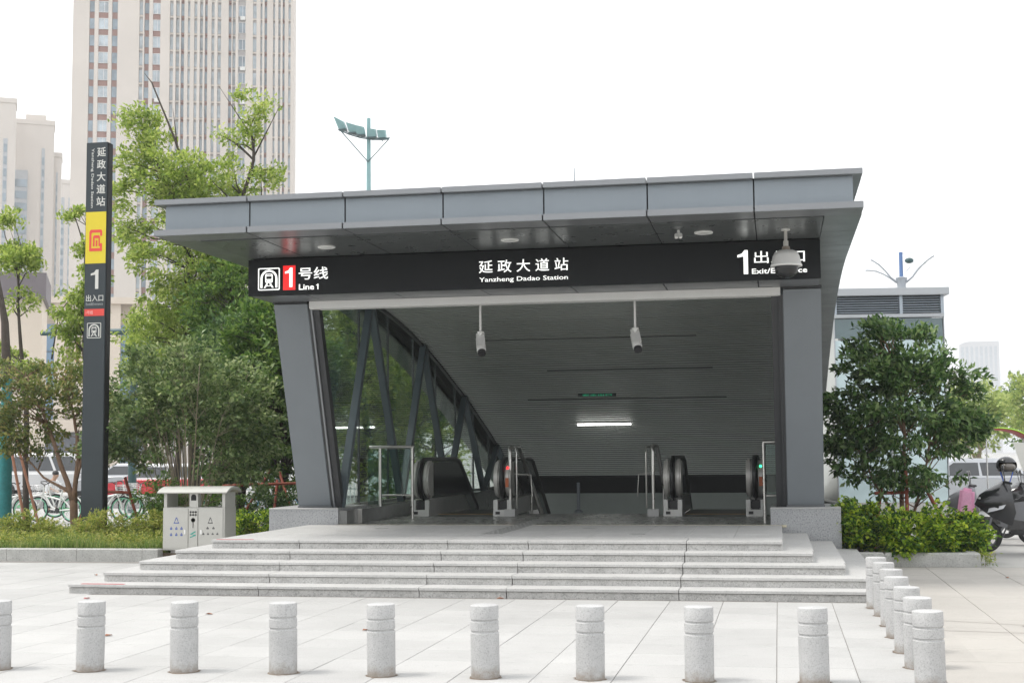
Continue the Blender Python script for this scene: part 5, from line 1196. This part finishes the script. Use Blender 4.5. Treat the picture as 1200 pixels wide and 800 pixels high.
# ---- scooters
M_sblack = mat("scooter_black", (.018,.019,.022), .22, coat=.6); M_sgrey = mat("scooter_grey", (.22,.225,.24), .3, metal=.4); M_ssilver = mat("scooter_silver", (.50,.51,.53), .25, metal=.5)
def scooter(lb, loc, rz, body, side, gr="parked scooters", pink=False, flash=None):
    """front faces local -X"""
    t = thing("motor_scooter", lb, "scooter", loc, rz, gr)
    for x, r in ((-.66,.245),(.64,.235)):
        wl = obj("wheel", MB().lathe([(r-.07,-.05),(r-.02,-.055),(r,-.025),(r,.025),(r-.02,.055),(r-.07,.05),(r-.07,-.05)], (x,0,r), 28, ax='y', caps=False), M_tyre, t, smooth=50, local=True)
        rm = MB().tube(ring((x,0,r), r-.075, 0, 24), .014, 6, closed=True)
        for k in range(5):
            a = 2*math.pi*k/5+.3; rm.obar((x,0,r),(x+(r-.08)*math.cos(a),0,r+(r-.08)*math.sin(a)), .03, .035, side=(0,1,0))
        rm.lathe([(.0,-.05),(.05,-.05),(.05,.05),(.0,.05)], (x,0,r), 12, ax='y'); obj("rim", rm, M_sgrey, wl, smooth=40, local=True)
    for s in (-1, 1): obj("fork", MB().tube([(-.66,s*.075,.25),(-.55,s*.075,.55),(-.46,s*.06,.80)], .022, 8), M_sgrey, t, smooth=60, local=True)
    obj("front_mudguard", MB().prismy([(-.95,.36),(-.90,.47),(-.75,.54),(-.55,.53),(-.42,.44),(-.46,.41),(-.58,.48),(-.75,.49),(-.86,.43)], -.07, .07), body, t, bevel=.015, local=True)
    # front apron: a tapering shield from mudguard to handlebar, wide at the knees
    loft(t, "front_apron", [[(-.55,-.10,.52),(-.40,-.16,.45),(-.28,-.14,.40),(-.28,.14,.40),(-.40,.16,.45),(-.55,.10,.52)],[(-.80,-.12,.72),(-.48,-.24,.68),(-.22,-.20,.60),(-.22,.20,.60),(-.48,.24,.68),(-.80,.12,.72)],[(-.72,-.10,.86),(-.45,-.22,.92),(-.26,-.19,.86),(-.26,.19,.86),(-.45,.22,.92),(-.72,.10,.86)],[(-.48,-.06,1.02),(-.38,-.14,1.06),(-.28,-.12,1.02),(-.28,.12,1.02),(-.38,.14,1.06),(-.48,.06,1.02)]], body, smooth=50)
    for s in (-1, 1):
        obj("apron_flash", MB().add([(-.62,s*.205,.60),(-.40,s*.255,.66),(-.36,s*.255,.72),(-.60,s*.205,.66),(-.62,s*.19,.60),(-.40,s*.22,.66),(-.36,s*.22,.72),(-.60,s*.19,.66)], [(0,1,2,3),(7,6,5,4),(0,4,5,1),(1,5,6,2),(2,6,7,3),(3,7,4,0)]), flash or side, t, local=True)
        obj("head_lamp", MB().ball((-.70,s*.085,.80), .055, 10, 8, (1,.9,.7)), M_wframe, t, smooth=60, local=True)
        obj("mirror", MB().tube([(-.36,s*.2,1.06),(-.38,s*.3,1.22)], .008, 6).ball((-.39,s*.33,1.26), .06, 10, 8, (.35,1.2,.8)), M_sblack, t, smooth=60, local=True)
    obj("handlebar", MB().tube([(-.28,-.34,1.03),(-.36,-.18,1.05),(-.38,0,1.04),(-.36,.18,1.05),(-.28,.34,1.03)], .018, 8), M_rubber, t, smooth=60, local=True)
    obj("footboard", MB().box(-.32,.16,-.16,.16,.27,.33), M_rubber, t, bevel=.02, local=True); obj("floor_tunnel", MB().prismy([(-.35,.33),(.1,.33),(.18,.55),(-.05,.46),(-.30,.50)], -.07, .07), body, t, bevel=.015, local=True)
    loft(t, "rear_body", [[(.05,-.13,.33),(.05,.13,.33),(.10,.15,.70),(.10,-.15,.70)],[(.35,-.19,.30),(.35,.19,.30),(.35,.19,.74),(.35,-.19,.74)],[(.75,-.16,.50),(.75,.16,.50),(.75,.15,.80),(.75,-.15,.80)],[(1.02,-.06,.66),(1.02,.06,.66),(1.02,.06,.84),(1.02,-.06,.84)]], side, smooth=50)
    obj("seat", MB().prismy([(.06,.70),(.12,.79),(.40,.78),(.52,.86),(.92,.90),(.98,.84),(.60,.77),(.3,.72)], -.14, .14), M_rubber, t, bevel=.03, local=True)
    obj("tail_lamp", MB().box(.98,1.04,-.08,.08,.74,.80), M_tail, t, bevel=.01, local=True)
    obj("swing_arm", MB().obar((.20,.12,.30),(.64,.12,.24), .10, .08), M_sgrey, t, local=True); obj("exhaust", MB().tube([(.25,-.16,.28),(.50,-.18,.26),(.92,-.19,.36)], [.025,.05,.06], 10), M_sgrey, t, smooth=50, local=True)
    obj("stand", MB().tube([(.22,.15,.28),(.10,.26,.01)], .014, 6), M_sgrey, t, local=True)
    obj("tail_rack", MB().tube([(.80,-.12,.90),(1.05,-.1,.95),(1.05,.1,.95),(.80,.12,.90)], .012, 6), M_sblack, t, local=True)
    if pink: obj("leg_blanket", MB().add([(-.62,-.30,.40),(-.30,-.32,.38),(-.28,-.30,.98),(-.52,-.27,1.02),(-.66,.30,.42),(-.30,.32,.38),(-.28,.30,.98),(-.52,.27,1.02)], [(0,1,2,3),(7,6,5,4),(0,4,5,1),(1,5,6,2),(2,6,7,3),(3,7,4,0)]), mat("pink_blanket", (.70,.36,.52), .9, var=.1, scale=18), t, bevel=.05, smooth=50, local=True)
    return t
SX, SYY = 4.03, 23.95
scooter("black scooter with silver flash, helmet hung on its handlebar", (SX,SYY,0), R(-6), M_sblack, M_sblack, flash=M_ssilver).scale = (1.1,1.1,1.1)
t = thing("helmet", "shiny black helmet resting on the black scooter's handlebar", "helmet", (SX-.30,SYY,1.06))
hx, hy, hz = SX-.36, SYY-.02, 1.42
hel = MB(); n = 20
for i in range(11):
    a = R(8+i*12.2)
    for k in range(n):
        tt = 2*math.pi*k/n; hel.v.append((hx+.155*math.sin(a)*math.cos(tt)*1.08, hy+.135*math.sin(a)*math.sin(tt), hz+.15*math.cos(a)))
for i in range(10):
    for k in range(n):
        ang = 360*k/n
        if 5 <= i <= 7 and (ang > 215 and ang < 325): continue
        hel.f.append((i*n+k, (i+1)*n+k, (i+1)*n+(k+1)%n, i*n+(k+1)%n))
hel.f.append(tuple(range(n)))
obj("shell", hel, M_sblack, t, smooth=60); obj("visor", MB().ball((hx+.01,hy-.02,hz-.02), .135, 16, 10, (1,.96,.62)), mat("visor_smoke", (.10,.085,.07), .1, spec=.9), t, smooth=60)
obj("chin_strap", MB().tube([(hx-.1,hy,hz-.1),(hx-.06,hy-.02,hz-.26),(hx+.04,hy-.02,hz-.27),(hx+.1,hy,hz-.1)], .01, 6), mat("strap_blue", (.05,.12,.5), .6), t)
scooter("grey scooter with a pink quilted leg blanket", (3.75,26.2,0), R(-10), M_sgrey, M_sgrey, pink=True)
scooter("dark scooter behind the pink-blanket scooter", (4.9,28.0,0), R(-4), M_sblack, M_sgrey)
ux, uy = 4.1, 27.0
t = thing("scooter_canopy", "red and white rain canopy with green piping over a parked scooter", "scooter canopy", (ux,uy,0))
top = []
def arcp(a): return (ux-.55+1.1*a, 1.92+.16*math.sin(math.pi*(.25+.75*a))-.5*max(0,a-.62)**1.5)
pts = [arcp(i/10) for i in range(11)]
obj("red_top", MB().prismy([(x,z) for x,z in pts] + [(x,z-.03) for x,z in reversed(pts)], uy-.42, uy+.42), mat("canopy_red", (.55,.06,.06), .6), t, smooth=50)
ex, ez = pts[-1]
obj("white_shield", MB().add([(ex,uy-.42,ez-.02),(ex,uy+.42,ez-.02),(ex+.08,uy+.40,ez-.55),(ex+.08,uy-.40,ez-.55),(ex-.45,uy-.43,ez+.02),(ex-.30,uy-.41,ez-.50)], [(0,1,2,3),(0,3,5,4)]), mat("canopy_white", (.66,.66,.62), .6), t)
obj("green_piping", MB().tube([(x,uy-.43,z) for x,z in pts[3:]] + [(ex+.08,uy-.41,ez-.55)], .014, 6), mat("piping_green", (.35,.62,.08), .5), t)
for x_ in (ux-.3, ux+.35): obj("canopy_pole", MB().tube([(x_,uy,.6),(x_,uy,1.9)], .014, 6), M_chrome, t)

# ================================================================ person bending over the bicycles, in a white shirt
def skin_mesh(name, verts, edges, m_, parent, root=0, sub=2):
    me = bpy.data.meshes.new(name); me.from_pydata([v[:3] for v in verts], edges, []); o = bpy.data.objects.new(name, me); COL.objects.link(o)
    o.modifiers.new("s", 'SKIN'); sv = me.skin_vertices[0].data
    for i, v in enumerate(verts): sv[i].radius = (v[3], v[4] if len(v) > 4 else v[3]); sv[i].use_root = (i == root)
    sm = o.modifiers.new("u", 'SUBSURF'); sm.levels = sub; sm.render_levels = sub
    dg = bpy.context.evaluated_depsgraph_get(); m2 = bpy.data.meshes.new_from_object(o.evaluated_get(dg)); COL.objects.unlink(o); bpy.data.objects.remove(o)
    m2.name = name; m2.materials.clear(); m2.materials.append(m_)
    for p in m2.polygons: p.use_smooth = True
    q = bpy.data.objects.new(name, m2); COL.objects.link(q); q.parent = parent; return q
t = thing("person", "person in a white shirt crouching among the share bicycles", "person", (-22.5,40.2,0), R(-15))
M_skin = mat("skin", (.42,.26,.18), .6); M_shirt = mat("white_shirt", (.72,.73,.75), .8); M_trou = mat("dark_trousers", (.03,.032,.04), .8); M_hair = mat("black_hair", (.012,.011,.011), .5)
# crouching, facing local +X, back bent
V = [(0,0,.50,.15,.13),(.05,0,.68,.15,.12),(.12,0,.88,.17,.12),(.18,0,1.00,.10,.09),(.22,0,1.06,.055,.055),(.28,0,1.14,.085,.10),(.29,0,1.22,.08,.09),
     (.15,.19,.94,.06,.06),(.30,.24,.74,.045,.045),(.50,.14,.66,.035,.035),(.56,.13,.65,.036,.02),(.15,-.19,.94,.06,.06),(.30,-.24,.74,.045,.045),(.50,-.14,.66,.035,.035),(.56,-.13,.65,.036,.02),
     (.0,.11,.46,.10,.10),(.38,.17,.52,.075,.075),(.16,.15,.12,.05,.05),(.20,.15,.05,.045,.04),(.34,.16,.035,.035,.03),(.0,-.11,.46,.10,.10),(.38,-.17,.48,.075,.075),(.14,-.15,.12,.05,.05),(.18,-.15,.05,.045,.04),(.32,-.16,.035,.035,.03)]
E_ = [(0,1),(1,2),(2,3),(3,4),(4,5),(5,6),(2,7),(7,8),(8,9),(9,10),(2,11),(11,12),(12,13),(13,14),(0,15),(15,16),(16,17),(17,18),(18,19),(0,20),(20,21),(21,22),(22,23),(23,24)]
body = skin_mesh("body", V, E_, M_skin, t)
k_ = 1.12
skin_mesh("shirt", [(0,0,.53,.17,.15),(.05,0,.68,.17,.14),(.12,0,.88,.19,.14),(.18,0,.99,.115,.105),(.15,.19,.94,.075,.075),(.29,.235,.76,.06,.06),(.15,-.19,.94,.075,.075),(.29,-.235,.76,.06,.06)], [(0,1),(1,2),(2,3),(2,4),(4,5),(2,6),(6,7)], M_shirt, t)
skin_mesh("trousers", [(0,0,.48,.16,.145),(.0,.11,.46,.115,.115),(.38,.17,.52,.09,.09),(.17,.15,.14,.062,.062),(.0,-.11,.46,.115,.115),(.38,-.17,.48,.09,.09),(.15,-.15,.14,.062,.062)], [(0,1),(1,2),(2,3),(0,4),(4,5),(5,6)], M_trou, t)
obj("hair", MB().ball((.265,0,1.225), .108, 14, 10, (.98,.92,.85)), M_hair, t, smooth=60, local=True)
for s in (-1, 1):
    obj("ear", MB().ball((.285,s*.095,1.16), .024, 8, 6, (.7,.4,1)), M_skin, t, smooth=60, local=True)
    obj("shoe", MB().prismy([(.12,0),(.42,0),(.42,.05),(.30,.09),(.14,.10)], s*.155-.045, s*.155+.045), M_rubber, t, bevel=.02, smooth=50, local=True)
obj("nose", MB().ball((.372,0,1.15), .018, 8, 6), M_skin, t, smooth=60, local=True)

# ================================================================ haze: the air itself
hz_ = obj("haze", MB().box(-2450,2450,-2400,2450,-8,125), None); tag(hz_, None, None, kind="stuff")
hm = bpy.data.materials.new("haze"); hm.use_nodes = True; N = hm.node_tree.nodes; N.clear(); ho = N.new("ShaderNodeOutputMaterial"); hv = N.new("ShaderNodeVolumePrincipled")
hv.inputs["Density"].default_value = .0007; hv.inputs["Color"].default_value = (.93,.95,.97,1); hm.node_tree.links.new(hv.outputs[0], ho.inputs["Volume"]); hz_.data.materials.append(hm)
